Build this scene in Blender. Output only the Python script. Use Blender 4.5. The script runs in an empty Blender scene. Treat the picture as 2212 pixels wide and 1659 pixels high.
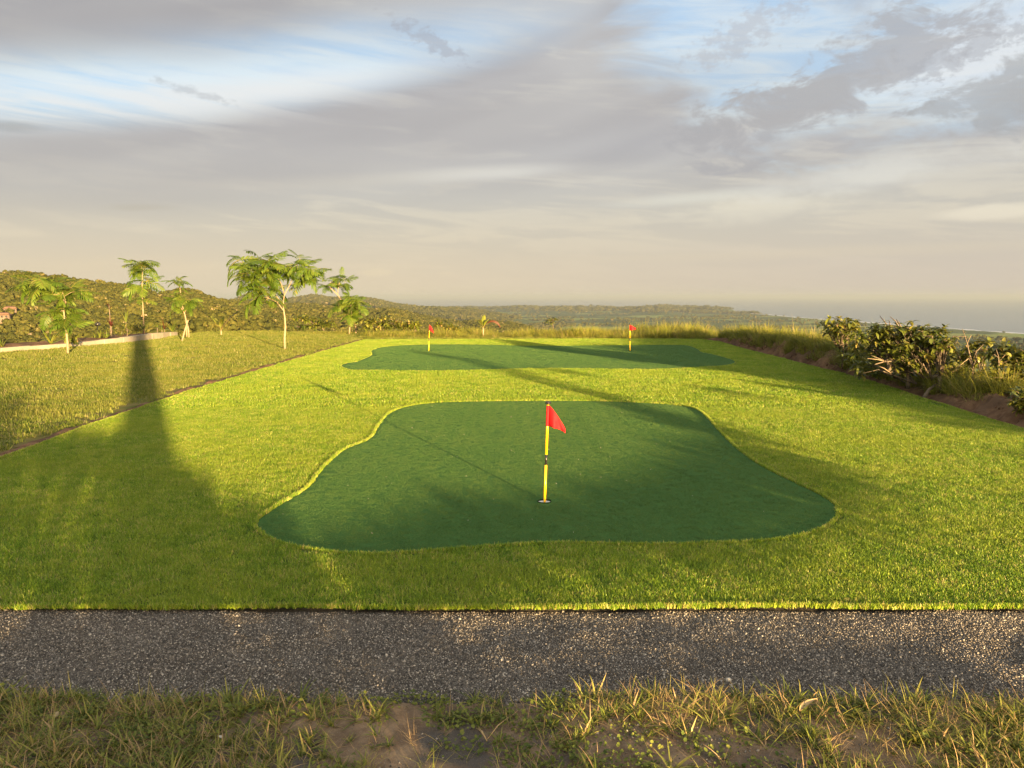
import bpy, bmesh, math, random
import numpy as np
from mathutils import Vector, Matrix, Euler
R = np.random.default_rng(7)
random.seed(7)
scene = bpy.context.scene
COL = scene.collection

# ------------------------------------------------------------------ camera
F, CX, CY, EYE = 1661.0, 1106.0, 829.5, 1.6          # focal length / centre in a 2212 x 1659 frame
PITCH = math.atan((CY - 641.0) / F)
cam_d = bpy.data.cameras.new('camera')
cam = bpy.data.objects.new('camera', cam_d)
COL.objects.link(cam)
cam_d.sensor_fit = 'HORIZONTAL'
cam_d.sensor_width = 36.0
cam_d.lens = 36.0 * F / 2212.0
cam_d.clip_start = 0.05
cam_d.clip_end = 200000.0
cam.location = (0, 0, EYE)
cam.rotation_euler = (math.pi / 2 - PITCH, 0, 0)
scene.camera = cam

def ray(px, py):
    b = (py - CY) / F
    return ((px - CX) / F, math.cos(PITCH) - b * math.sin(PITCH), -math.sin(PITCH) - b * math.cos(PITCH))
def gnd(px, py, z=0.0):
    a, y, w = ray(px, py)
    t = (z - EYE) / w
    return (a * t, y * t, z)
def at(px, py, Y):
    a, y, w = ray(px, py)
    t = Y / y
    return (a * t, Y, EYE + w * t)

# ------------------------------------------------------------------ light
SUN_EL = math.radians(4.3)
SH = (-0.435 / math.hypot(0.435, 0.90), 0.90 / math.hypot(0.435, 0.90))      # where shadows fall on the ground
SUN_DIR = Vector((-SH[0] * math.cos(SUN_EL), -SH[1] * math.cos(SUN_EL), math.sin(SUN_EL)))
sun_d = bpy.data.lights.new('sun', 'SUN')
sun = bpy.data.objects.new('sun', sun_d)
COL.objects.link(sun)
sun_d.energy = 5.0
sun_d.angle = math.radians(0.5)
sun_d.color = (1.0, 0.68, 0.32)
sun.rotation_euler = SUN_DIR.to_track_quat('Z', 'Y').to_euler()
scene.view_settings.view_transform = 'Standard'
scene.view_settings.look = 'None'
scene.view_settings.gamma = 1.0
scene.view_settings.use_curve_mapping = False
EXPO = 2.65
scene.view_settings.exposure = EXPO
scene.cycles.use_denoising = True
scene.cycles.max_bounces = 6
scene.cycles.diffuse_bounces = 3
scene.cycles.transmission_bounces = 3
scene.cycles.volume_bounces = 0
scene.cycles.use_adaptive_sampling = True

# ------------------------------------------------------------------ shader expression helper
def lin(r, g, b):
    f = lambda c: (c / 255.0 / 12.92) if c / 255.0 <= 0.04045 else ((c / 255.0 + 0.055) / 1.055) ** 2.4
    return (f(r), f(g), f(b), 1.0)

class S:
    """A socket in a node tree with arithmetic."""
    def __init__(self, nt, sock):
        self.nt, self.s = nt, sock
    def _m(self, op, *others, clamp=False):
        n = self.nt.nodes.new('ShaderNodeMath')
        n.operation = op
        n.use_clamp = clamp
        for i, o in enumerate((self,) + others):
            if isinstance(o, S):
                self.nt.links.new(o.s, n.inputs[i])
            else:
                n.inputs[i].default_value = o
        return S(self.nt, n.outputs[0])
    def __add__(self, o): return self._m('ADD', o)
    def __radd__(self, o): return self._m('ADD', o)
    def __sub__(self, o): return self._m('SUBTRACT', o)
    def __rsub__(self, o): return (self * -1.0) + o
    def __mul__(self, o): return self._m('MULTIPLY', o)
    def __rmul__(self, o): return self._m('MULTIPLY', o)
    def __truediv__(self, o): return self._m('DIVIDE', o)
    def pow(self, o): return self._m('POWER', o)
    def sqrt(self): return self._m('SQRT')
    def clamp(self): return self._m('ADD', 0.0, clamp=True)
    def max(self, o): return self._m('MAXIMUM', o)
    def min(self, o): return self._m('MINIMUM', o)
    def ramp(self, a, b, c=0.0, d=1.0):
        n = self.nt.nodes.new('ShaderNodeMapRange')
        n.interpolation_type = 'SMOOTHSTEP'
        self.nt.links.new(self.s, n.inputs['Value'])
        for k, v in zip(('From Min', 'From Max', 'To Min', 'To Max'), (a, b, c, d)):
            n.inputs[k].default_value = v
        return S(self.nt, n.outputs['Result'])

def xyz(nt, x, y, z=0.0):
    n = nt.nodes.new('ShaderNodeCombineXYZ')
    for i, o in enumerate((x, y, z)):
        if isinstance(o, S): nt.links.new(o.s, n.inputs[i])
        else: n.inputs[i].default_value = o
    return S(nt, n.outputs[0])
def sep(nt, v):
    n = nt.nodes.new('ShaderNodeSeparateXYZ')
    nt.links.new(v.s, n.inputs[0])
    return [S(nt, o) for o in n.outputs]
def noise(nt, vec, scale, detail=4.0, rough=0.55, dist=0.0):
    n = nt.nodes.new('ShaderNodeTexNoise')
    n.inputs['Scale'].default_value = scale
    n.inputs['Detail'].default_value = detail
    n.inputs['Roughness'].default_value = rough
    n.inputs['Distortion'].default_value = dist
    if vec is not None: nt.links.new(vec.s, n.inputs['Vector'])
    return S(nt, n.outputs['Fac'])
def mixc(nt, fac, a, b, mode='MIX'):
    n = nt.nodes.new('ShaderNodeMix')
    n.data_type = 'RGBA'
    n.blend_type = mode
    for key, o in ((0, fac), (6, a), (7, b)):
        if isinstance(o, S): nt.links.new(o.s, n.inputs[key])
        elif key == 0: n.inputs[0].default_value = o
        else: n.inputs[key].default_value = o if len(o) == 4 else tuple(o) + (1.0,)
    return S(nt, n.outputs[2])
def pos(nt):
    n = nt.nodes.new('ShaderNodeNewGeometry')
    return S(nt, n.outputs['Position'])
def attr(nt, name):
    n = nt.nodes.new('ShaderNodeAttribute')
    n.attribute_name = name
    return S(nt, n.outputs['Fac'])
def objrand(nt):
    n = nt.nodes.new('ShaderNodeObjectInfo')
    return S(nt, n.outputs['Random'])

# ------------------------------------------------------------------ world: evening sky with layered cloud
world = bpy.data.worlds.new('World')
scene.world = world
world.use_nodes = True
world.cycles.sampling_method = 'MANUAL'
world.cycles.sample_map_resolution = 512
wt = world.node_tree
for n in list(wt.nodes): wt.nodes.remove(n)
w_out = wt.nodes.new('ShaderNodeOutputWorld')
w_bg = wt.nodes.new('ShaderNodeBackground')
wt.links.new(w_bg.outputs[0], w_out.inputs[0])
w_sky = wt.nodes.new('ShaderNodeTexSky')
w_sky.sky_type = 'NISHITA'
w_sky.sun_disc = False
w_sky.sun_elevation = SUN_EL
w_sky.sun_rotation = math.atan2(SUN_DIR.x, SUN_DIR.y)
w_sky.altitude = 150.0
w_sky.air_density = 1.0
w_sky.dust_density = 1.5
SKY_STRENGTH = 0.12
w_bg.inputs['Strength'].default_value = SKY_STRENGTH
tc = wt.nodes.new('ShaderNodeTexCoord')
D = S(wt, tc.outputs['Generated'])
dx, dy, dz = sep(wt, D)
# azimuth and elevation of the direction, in units of 1/1661 radian
AZ = dx._m('ARCTAN2', dy) * F
EL = dz._m('ARCSINE') * F
def azel(px, py):
    a, y, w = ray(px, py)
    return math.atan2(a, y) * F, math.atan2(w, math.hypot(a, y)) * F
dstr = xyz(wt, dx, dy, dz * 3.2)
n_big = noise(wt, dstr, 2.2, 3, 0.5, 0.3)
n_mid = noise(wt, dstr, 7.0, 4, 0.6, 0.6)
n_fine = noise(wt, xyz(wt, dx, dy, dz * 2.0), 16.0, 5, 0.65, 0.4)
n_tiny = noise(wt, xyz(wt, dx, dy, dz * 1.6), 60.0, 4, 0.65)
n_str = noise(wt, xyz(wt, dx, dy, dz * 9.0 + dx * 0.6), 5.0, 5, 0.6, 0.5)
n_band = noise(wt, xyz(wt, dx, dy, dz * 5.0 - dx * 1.1), 3.2, 2, 0.5, 0.3)
AE = xyz(wt, AZ, EL, 0.0)
def blob(px, py, rx, ry, deg, soft, wob=0.0, nz=None):
    cx, cy = azel(px, py)
    n = wt.nodes.new('ShaderNodeMapping')
    n.vector_type = 'TEXTURE'
    n.inputs['Location'].default_value = (cx, cy, 0)
    n.inputs['Rotation'].default_value = (0, 0, math.radians(deg))
    n.inputs['Scale'].default_value = (rx, ry, 1)
    wt.links.new(AE.s, n.inputs['Vector'])
    l = wt.nodes.new('ShaderNodeVectorMath')
    l.operation = 'LENGTH'
    wt.links.new(n.outputs[0], l.inputs[0])
    d = S(wt, l.outputs['Value'])
    if wob:
        d = (nz or n_mid)._m('MULTIPLY_ADD', wob * 2.0, d)
    return d.ramp(1.0 + soft + wob, 1.0 - soft + wob)
K = 0.97 / SKY_STRENGTH / 2.0 ** EXPO
def C(r, g, b, k=1.0):
    c = lin(r, g, b)
    return (c[0] * K * k, c[1] * K * k, c[2] * K * k, 1.0)
nis = S(wt, w_sky.outputs[0])
blue = mixc(wt, n_str.ramp(0.36, 0.64), C(168, 193, 225), C(206, 213, 223))
clear = mixc(wt, 0.15, blue, nis)
# deck of grey cloud, brighter and creamier towards the horizon
deck = mixc(wt, n_band.ramp(0.35, 0.65), C(180, 179, 182), C(196, 195, 195))
deck = mixc(wt, (n_str * 0.65 + n_mid * 0.35).ramp(0.52, 0.66) * 0.45, deck, C(222, 219, 210))
low = mixc(wt, n_str.ramp(0.45, 0.62), C(203, 199, 188), C(219, 212, 195))
deck = mixc(wt, EL.ramp(330.0, 120.0), deck, low)
# openings: left strip of blue, right hand patches, and whatever the noise gives elsewhere
gapA = blob(520, 150, 560, 74, 10, 0.5, 0.5, n_big)
gapB = blob(1640, 90, 270, 120, -8, 0.5, 1.0, n_mid)
gapC = blob(2120, 40, 330, 130, 18, 0.5, 1.2, n_mid)
outside = (n_big * 0.6 + n_mid * 0.4).ramp(0.55, 0.68) * EL.ramp(430.0, 640.0)
gap = gapA.max(gapB).max(gapC).max(outside)
skyc = mixc(wt, gap, deck, clear)
# bright rims and streaks in the openings
skyc = mixc(wt, blob(300, 222, 430, 40, 6, 0.9, 0.9, n_str) * n_str.ramp(0.38, 0.6) * 0.75, skyc, C(236, 236, 236))
skyc = mixc(wt, blob(610, 190, 240, 24, 10, 0.9, 1.0, n_str) * 0.6, skyc, C(238, 238, 236))
skyc = mixc(wt, blob(2110, 115, 150, 60, 10, 0.8, 1.0, n_mid) * 0.8, skyc, C(232, 235, 238))
skyc = mixc(wt, blob(1050, 374, 150, 12, 3, 0.9, 0.6, n_str) * 0.8, skyc, C(225, 223, 216))
skyc = mixc(wt, blob(640, 398, 300, 12, 5, 0.95, 0.6, n_str) * 0.45, skyc, C(218, 212, 198))
skyc = mixc(wt, blob(1500, 428, 130, 10, 3, 0.9, 0.8, n_str) * 0.7, skyc, C(226, 224, 212))
skyc = mixc(wt, blob(1640, 450, 150, 20, 3, 0.9, 1.3, n_fine) * 0.65, skyc, C(232, 226, 208))
skyc = mixc(wt, blob(1880, 375, 170, 22, 6, 0.9, 1.3, n_fine) * 0.65, skyc, C(226, 225, 218))
skyc = mixc(wt, blob(2150, 458, 95, 12, 2, 0.5, 0.6, n_fine) * 0.85, skyc, C(240, 232, 212))
skyc = mixc(wt, blob(1720, 548, 420, 9, 1, 0.9, 0.9, n_str) * 0.55, skyc, C(228, 218, 192))
# darker bodies of cloud
skyc = mixc(wt, blob(1815, 175, 250, 62, 22, 0.4, 2.4, n_fine) * 0.75, skyc, C(176, 175, 178))
skyc = mixc(wt, blob(1700, 218, 130, 38, 8, 0.4, 2.0, n_fine) * 0.6, skyc, C(178, 177, 179))
skyc = mixc(wt, blob(1600, 75, 95, 26, 25, 0.6, 2.6, n_tiny) * 0.5, skyc, C(186, 187, 194))
skyc = mixc(wt, blob(2190, 205, 120, 44, 12, 0.35, 2.0, n_fine) * 0.7, skyc, C(172, 173, 175))
skyc = mixc(wt, blob(2080, 115, 95, 22, 15, 0.5, 2.6, n_tiny) * 0.6, skyc, C(178, 181, 188))
skyc = mixc(wt, blob(936, 92, 58, 15, -25, 0.6, 3.0, n_tiny) * 0.5, skyc, C(170, 172, 182))
skyc = mixc(wt, blob(420, 200, 46, 6, -12, 0.8, 3.2, n_tiny) * 0.45, skyc, C(178, 182, 188))
skyc = mixc(wt, blob(20, 272, 45, 9, 2, 0.7, 0.8, n_fine) * 0.6, skyc, C(170, 170, 168))
skyc = mixc(wt, blob(300, 448, 50, 6, 3, 0.7, 1.0, n_fine) * 0.5, skyc, C(186, 180, 164))
skyc = mixc(wt, blob(60, 30, 620, 66, 6, 0.7, 0.4, n_band) * 0.75, skyc, C(170, 168, 170))
skyc = mixc(wt, blob(620, 330, 900, 74, 9, 0.6, 0.35, n_band) * 0.5, skyc, C(183, 179, 177))
# small sunlit cumulus low over the sea
skyc = mixc(wt, blob(815, 590, 34, 7, 0, 0.35, 1.6, n_tiny) * 0.75, skyc, C(250, 236, 200))
skyc = mixc(wt, blob(965, 590, 18, 3, 0, 0.5, 0.8, n_fine) * 0.5, skyc, C(246, 230, 198))
skyc = mixc(wt, blob(230, 578, 170, 18, 2, 0.6, 1.0, n_fine) * 0.35, skyc, C(232, 216, 182))
# warm murk along the horizon
horiz = mixc(wt, AZ.ramp(-500.0, 900.0), C(228, 211, 181), C(211, 198, 182))
skyc = mixc(wt, EL.ramp(215.0, 10.0) * 0.92, skyc, horiz)
# glow round the low sun, boosted out of view to brighten the shaded ground
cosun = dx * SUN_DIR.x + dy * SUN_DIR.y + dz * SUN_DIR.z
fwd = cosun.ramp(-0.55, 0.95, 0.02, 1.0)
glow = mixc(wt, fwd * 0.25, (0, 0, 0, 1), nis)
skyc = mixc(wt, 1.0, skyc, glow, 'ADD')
skyc = mixc(wt, fwd * 0.8, skyc, mixc(wt, 1.0, skyc, (2.4, 2.2, 1.9, 1), 'MULTIPLY'))  # sunward cloud multiplied up as added ambient light
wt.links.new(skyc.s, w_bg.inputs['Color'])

# ------------------------------------------------------------------ mesh helpers
def mesh_np(name, verts, faces, tint=None, smooth=False):
    """verts (n,3); faces: list of int arrays (k, 3 or 4) or one; tint: per vertex float."""
    verts = np.asarray(verts, dtype=np.float32)
    if not (isinstance(faces, list) and len(faces) and isinstance(faces[0], np.ndarray)): faces = [np.asarray(faces)]
    faces = [np.asarray(f, dtype=np.int32) for f in faces if len(f)]
    me = bpy.data.meshes.new(name)
    me.vertices.add(len(verts))
    me.vertices.foreach_set('co', verts.ravel())
    nl = sum(f.size for f in faces)
    npoly = sum(len(f) for f in faces)
    me.loops.add(nl)
    me.loops.foreach_set('vertex_index', np.concatenate([f.ravel() for f in faces]))
    me.polygons.add(npoly)
    tot = np.concatenate([np.full(len(f), f.shape[1], np.int32) for f in faces])
    start = np.concatenate([[0], np.cumsum(tot)[:-1]]).astype(np.int32)
    me.polygons.foreach_set('loop_start', start)
    me.polygons.foreach_set('loop_total', tot)
    if smooth: me.polygons.foreach_set('use_smooth', np.ones(npoly, bool))
    if tint is not None:
        a = me.attributes.new('tint', 'FLOAT', 'POINT')
        a.data.foreach_set('value', np.asarray(tint, np.float32))
    me.update(calc_edges=True)
    return me

class Buf:
    def __init__(self): self.v, self.q, self.t, self.c, self.n = [], [], [], [], 0
    def add(self, v, f, tint=0.5):
        v = np.asarray(v, float).reshape(-1, 3)
        f = np.asarray(f, int)
        (self.q if f.shape[1] == 4 else self.t).append(f + self.n)
        self.v.append(v)
        self.c.append(np.broadcast_to(np.asarray(tint, float), (len(v),)))
        self.n += len(v)
    def mesh(self, name, smooth=False):
        fs = []
        if self.q: fs.append(np.concatenate(self.q))
        if self.t: fs.append(np.concatenate(self.t))
        return mesh_np(name, np.concatenate(self.v), fs, np.concatenate(self.c), smooth)

def link(name, me, mat=None, parent=None, loc=None):
    o = bpy.data.objects.new(name, me)
    COL.objects.link(o)
    if mat is not None and me is not None:
        if not me.materials: me.materials.append(mat)
    if parent is not None: o.parent = parent
    if loc is not None: o.location = loc
    return o
def empty(name, loc=(0, 0, 0)):
    o = bpy.data.objects.new(name, None)
    COL.objects.link(o)
    o.location = loc
    o.empty_display_size = 0.1
    return o
def tag(o, label=None, cat=None, group=None, kind=None):
    for k, v in (('label', label), ('category', cat), ('group', group), ('kind', kind)):
        if v: o[k] = v
    return o

def ribbons(root, az, lean0, lean1, length, width, seg=2, tip=0.12, twist=None, tint=None):
    """Curved tapering blades. lean: angle from vertical at the root and at the tip. Returns (verts, quads, tint)."""
    root = np.asarray(root, float)
    n = len(root)
    az, lean0, lean1, length, width = [np.broadcast_to(np.asarray(a, float), (n,)) for a in (az, lean0, lean1, length, width)]
    p = root.copy()
    out = []
    side = np.stack([-np.sin(az), np.cos(az), np.zeros(n)], 1)
    if twist is not None:
        tw = np.broadcast_to(np.asarray(twist, float), (n,))
        side = np.stack([-np.sin(az + tw), np.cos(az + tw), np.zeros(n)], 1)
    for i in range(seg + 1):
        f = i / seg
        w = width * (1.0 - (1.0 - tip) * f ** 1.6) * 0.5
        out.append(p - side * w[:, None])
        out.append(p + side * w[:, None])
        a = lean0 + (lean1 - lean0) * (f + 0.5 / seg)
        p = p + np.stack([np.sin(a) * np.cos(az), np.sin(a) * np.sin(az), np.cos(a)], 1) * (length / seg)[:, None]
    v = np.stack(out, 1)                                  # n, 2(seg+1), 3
    m = 2 * (seg + 1)
    base = (np.arange(n) * m)[:, None, None]
    k = np.arange(seg)
    q = np.stack([2 * k, 2 * k + 1, 2 * k + 3, 2 * k + 2], 1)[None] + base
    t = np.repeat(np.broadcast_to(0.5 if tint is None else np.asarray(tint, float), (n,)), m)
    return v.reshape(-1, 3), q.reshape(-1, 4), t

def tube(pts, rad, sides=6):
    """Tapered tube along a polyline; returns verts, quads."""
    pts = [Vector(p) for p in pts]
    n = len(pts)
    rad = rad if hasattr(rad, '__len__') else [rad] * n
    vs, ref = [], Vector((0.3, 0.9, 0.1)).normalized()
    for i, p in enumerate(pts):
        d = (pts[min(i + 1, n - 1)] - pts[max(i - 1, 0)]).normalized()
        a = d.cross(ref)
        if a.length < 1e-3: a = d.cross(Vector((1, 0, 0)))
        a.normalize()
        b = d.cross(a)
        for k in range(sides):
            t = 2 * math.pi * k / sides
            vs.append(p + (a * math.cos(t) + b * math.sin(t)) * rad[i])
    q = [(i * sides + k, i * sides + (k + 1) % sides, (i + 1) * sides + (k + 1) % sides, (i + 1) * sides + k)
         for i in range(n - 1) for k in range(sides)]
    # caps as fans of quads to a ring centre
    c0, c1 = len(vs), len(vs) + 1
    vs += [pts[0], pts[-1]]
    t = [(c0, (k + 1) % sides, k, c0) for k in range(sides)]
    return np.array([tuple(v) for v in vs]), np.array(q), [(c0, (k + 1) % sides, k) for k in range(sides)] + \
        [(c1, (n - 1) * sides + k, (n - 1) * sides + (k + 1) % sides) for k in range(sides)]
def add_tube(buf, pts, rad, sides=6, tint=0.5):
    v, q, t = tube(pts, rad, sides)
    n0 = buf.n
    buf.add(v, q, tint)
    buf.t.append(np.array(t) + n0)

def add_box(buf, cx, cy, cz, sx, sy, sz, tint=0.5, jit=0.0):
    c = np.array([(x, y, z) for x in (-.5, .5) for y in (-.5, .5) for z in (-.5, .5)]) * (sx, sy, sz) + (cx, cy, cz)
    if jit: c = c + R.normal(0, jit, c.shape)
    buf.add(c, [(0, 1, 3, 2), (4, 6, 7, 5), (0, 4, 5, 1), (2, 3, 7, 6), (0, 2, 6, 4), (1, 5, 7, 3)], tint)

# value noise (numpy) used for relief
_P = R.random((256, 256))
def vnoise(x, y, oct=4, gain=0.5):
    x, y = np.asarray(x, float), np.asarray(y, float)
    tot, amp, s = np.zeros(np.broadcast(x, y).shape), 1.0, 0.0
    for o in range(oct):
        f = 2.0 ** o
        xs, ys = x * f + 17.3 * o, y * f + 9.1 * o
        xi, yi = np.floor(xs).astype(int), np.floor(ys).astype(int)
        fx, fy = xs - xi, ys - yi
        fx, fy = fx * fx * (3 - 2 * fx), fy * fy * (3 - 2 * fy)
        g = lambda i, j: _P[(xi + i) & 255, (yi + j) & 255]
        tot += amp * ((g(0, 0) * (1 - fx) + g(1, 0) * fx) * (1 - fy) + (g(0, 1) * (1 - fx) + g(1, 1) * fx) * fy)
        s += amp
        amp *= gain
    return tot / s - 0.5

def in_poly(px, py, poly):
    poly = np.asarray(poly)
    x, y = np.asarray(px), np.asarray(py)
    ins = np.zeros(x.shape, bool)
    j = len(poly) - 1
    for i in range(len(poly)):
        xi, yi = poly[i][:2]
        xj, yj = poly[j][:2]
        cond = ((yi > y) != (yj > y)) & (x < (xj - xi) * (y - yi) / ((yj - yi) or 1e-9) + xi)
        ins ^= cond
        j = i
    return ins
def dist_poly(px, py, poly):
    p = np.stack([px, py], 1)
    best = np.full(len(p), 1e9)
    poly = np.asarray(poly)[:, :2]
    for i in range(len(poly)):
        a, b = poly[i - 1], poly[i]
        ab = b - a
        t = np.clip(((p - a) @ ab) / max(ab @ ab, 1e-9), 0, 1)
        best = np.minimum(best, np.hypot(*(p - a - t[:, None] * ab).T))
    return best
def smooth_loop(pts, sub=6):
    pts = [np.array(p[:2], float) for p in pts]
    n, out = len(pts), []
    for i in range(n):
        p0, p1, p2, p3 = pts[i - 1], pts[i], pts[(i + 1) % n], pts[(i + 2) % n]
        for k in range(sub):
            t = k / sub
            out.append(0.5 * (2 * p1 + (p2 - p0) * t + (2 * p0 - 5 * p1 + 4 * p2 - p3) * t * t + (3 * p1 - p0 - 3 * p2 + p3) * t ** 3))
    return np.array(out)
def fill_sheet(name, loops, z, mat, skirt=0.0):
    """Flat sheet bounded by the first loop with the other loops cut out."""
    bm = bmesh.new()
    es = []
    for lp in loops:
        vs = [bm.verts.new((p[0], p[1], z)) for p in lp]
        es += [bm.edges.new((vs[i - 1], vs[i])) for i in range(len(vs))]
    bmesh.ops.triangle_fill(bm, use_beauty=True, use_dissolve=False, edges=es)
    for f in bm.faces:
        if f.normal.z < 0: f.normal_flip()
    if skirt:
        for e in [e for e in bm.edges if len(e.link_faces) == 1]:
            a, b = e.verts
            c = bm.verts.new((b.co.x, b.co.y, z - skirt)); d = bm.verts.new((a.co.x, a.co.y, z - skirt))
            bm.faces.new((a, b, c, d))
    me = bpy.data.meshes.new(name)
    bm.to_mesh(me)
    bm.free()
    return link(name, me, mat)

# ------------------------------------------------------------------ instanced ground cover (kind = stuff)
def source_collection(name, meshes, mat):
    c = bpy.data.collections.new(name)
    for i, me in enumerate(meshes):
        if not me.materials: me.materials.append(mat)
        o = bpy.data.objects.new('%s_%02d' % (name, i), me)
        c.objects.link(o)
    return c
def scatter(name, pts, rot, scl, coll, parent=None, nsrc=1, idx=None):
    pts = np.asarray(pts, np.float32)
    n = len(pts)
    me = bpy.data.meshes.new(name)
    me.vertices.add(n)
    me.vertices.foreach_set('co', pts.ravel())
    rot = np.asarray(rot, np.float32)
    if rot.ndim == 1: rot = np.stack([np.zeros(n), np.zeros(n), rot], 1).astype(np.float32)
    scl = np.asarray(scl, np.float32)
    if scl.ndim == 1: scl = np.stack([scl, scl, scl], 1)
    a = me.attributes.new('rot', 'FLOAT_VECTOR', 'POINT'); a.data.foreach_set('vector', rot.ravel())
    a = me.attributes.new('scl', 'FLOAT_VECTOR', 'POINT'); a.data.foreach_set('vector', np.ascontiguousarray(scl, np.float32).ravel())
    a = me.attributes.new('pick', 'INT', 'POINT')
    a.data.foreach_set('value', (R.integers(0, nsrc, n) if idx is None else np.asarray(idx)).astype(np.int32))
    o = link(name, me, None, parent)
    g = bpy.data.node_groups.new(name + '_scatter', 'GeometryNodeTree')
    g.interface.new_socket('Geometry', in_out='INPUT', socket_type='NodeSocketGeometry')
    g.interface.new_socket('Geometry', in_out='OUTPUT', socket_type='NodeSocketGeometry')
    gi, go = g.nodes.new('NodeGroupInput'), g.nodes.new('NodeGroupOutput')
    ci = g.nodes.new('GeometryNodeCollectionInfo')
    ci.inputs['Collection'].default_value = coll
    ci.inputs['Separate Children'].default_value = True
    ci.inputs['Reset Children'].default_value = True
    ip = g.nodes.new('GeometryNodeInstanceOnPoints')
    ip.inputs['Pick Instance'].default_value = True
    def named(nm, typ):
        x = g.nodes.new('GeometryNodeInputNamedAttribute')
        x.data_type = typ
        x.inputs['Name'].default_value = nm
        return x.outputs['Attribute']
    e2r = g.nodes.new('FunctionNodeEulerToRotation')
    g.links.new(named('rot', 'FLOAT_VECTOR'), e2r.inputs[0])
    g.links.new(gi.outputs[0], ip.inputs['Points'])
    g.links.new(ci.outputs[0], ip.inputs['Instance'])
    g.links.new(named('pick', 'INT'), ip.inputs['Instance Index'])
    g.links.new(e2r.outputs[0], ip.inputs['Rotation'])
    g.links.new(named('scl', 'FLOAT_VECTOR'), ip.inputs['Scale'])
    g.links.new(ip.outputs[0], go.inputs[0])
    m = o.modifiers.new('scatter', 'NODES')
    m.node_group = g
    o['kind'] = 'stuff'
    return o

# ------------------------------------------------------------------ materials
def mat_new(name):
    m = bpy.data.materials.new(name)
    m.use_nodes = True
    nt = m.node_tree
    for n in list(nt.nodes): nt.nodes.remove(n)
    o = nt.nodes.new('ShaderNodeOutputMaterial')
    return m, nt, o
def principled(nt, color, rough=0.8, spec=0.3, bump=None, bstr=0.3, bdist=0.01, metallic=0.0):
    p = nt.nodes.new('ShaderNodeBsdfPrincipled')
    if isinstance(color, S): nt.links.new(color.s, p.inputs['Base Color'])
    else: p.inputs['Base Color'].default_value = color if len(color) == 4 else tuple(color) + (1,)
    if isinstance(rough, S): nt.links.new(rough.s, p.inputs['Roughness'])
    else: p.inputs['Roughness'].default_value = rough
    p.inputs['Specular IOR Level'].default_value = spec
    p.inputs['Metallic'].default_value = metallic
    if bump is not None:
        b = nt.nodes.new('ShaderNodeBump')
        b.inputs['Strength'].default_value = bstr
        b.inputs['Distance'].default_value = bdist
        nt.links.new(bump.s, b.inputs['Height'])
        nt.links.new(b.outputs[0], p.inputs['Normal'])
    return p
def mat_leaf(name, stops, trans=0.35, rough=0.5, spec=0.3, rand=0.35, patch=None, patch_scale=0.6, patch_mix=0.5, stretch=None):
    """Leaf/blade: colour ramp over per-piece tint, shifted per instance and by a broad patchiness; part translucent."""
    m, nt, o = mat_new(name)
    t = attr(nt, 'tint')
    if rand: t = t + (objrand(nt) - 0.5) * rand
    t = t.clamp()
    cr = nt.nodes.new('ShaderNodeValToRGB')
    el = cr.color_ramp.elements
    while len(el) < len(stops): el.new(0.5)
    for e, (p, c) in zip(el, stops):
        e.position = p
        e.color = tuple(c) + (1,)
    nt.links.new(t.s, cr.inputs[0])
    col = S(nt, cr.outputs[0])
    if patch is not None:
        pv_ = pos(nt)
        if stretch:
            a_ = sep(nt, pv_)
            pv_ = xyz(nt, a_[0] * stretch[0], a_[1] * stretch[1], 0.0)
        nz_ = noise(nt, pv_, patch_scale, 4, 0.6)
        if stretch: nz_ = nz_ * 0.5 + noise(nt, pos(nt), 1.1, 5, 0.65) * 0.5
        col = mixc(nt, nz_.ramp(0.40, 0.64) * patch_mix, col, patch)
    p = principled(nt, col, rough, spec)
    tr = nt.nodes.new('ShaderNodeBsdfTranslucent')
    nt.links.new(col.s, tr.inputs[0])
    mx = nt.nodes.new('ShaderNodeMixShader')
    mx.inputs[0].default_value = trans
    nt.links.new(p.outputs[0], mx.inputs[1])
    nt.links.new(tr.outputs[0], mx.inputs[2])
    nt.links.new(mx.outputs[0], o.inputs[0])
    return m
def mat_simple(name, c1, c2=None, scale=6.0, rough=0.8, spec=0.3, bstr=0.3, bdist=0.01, bscale=None, detail=5, lo=0.38, hi=0.62, metallic=0.0, c3=None):
    m, nt, o = mat_new(name)
    P_ = pos(nt)
    n1 = noise(nt, P_, scale, detail, 0.6)
    col = mixc(nt, n1.ramp(lo, hi), c1, c2 or c1)
    if c3 is not None: col = mixc(nt, noise(nt, P_, scale * 0.21, 4, 0.6).ramp(0.48, 0.62) * 0.7, col, c3)
    p = principled(nt, col, rough, spec, noise(nt, P_, bscale or scale * 4, 5, 0.65), bstr, bdist, metallic)
    nt.links.new(p.outputs[0], o.inputs[0])
    return m

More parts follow.
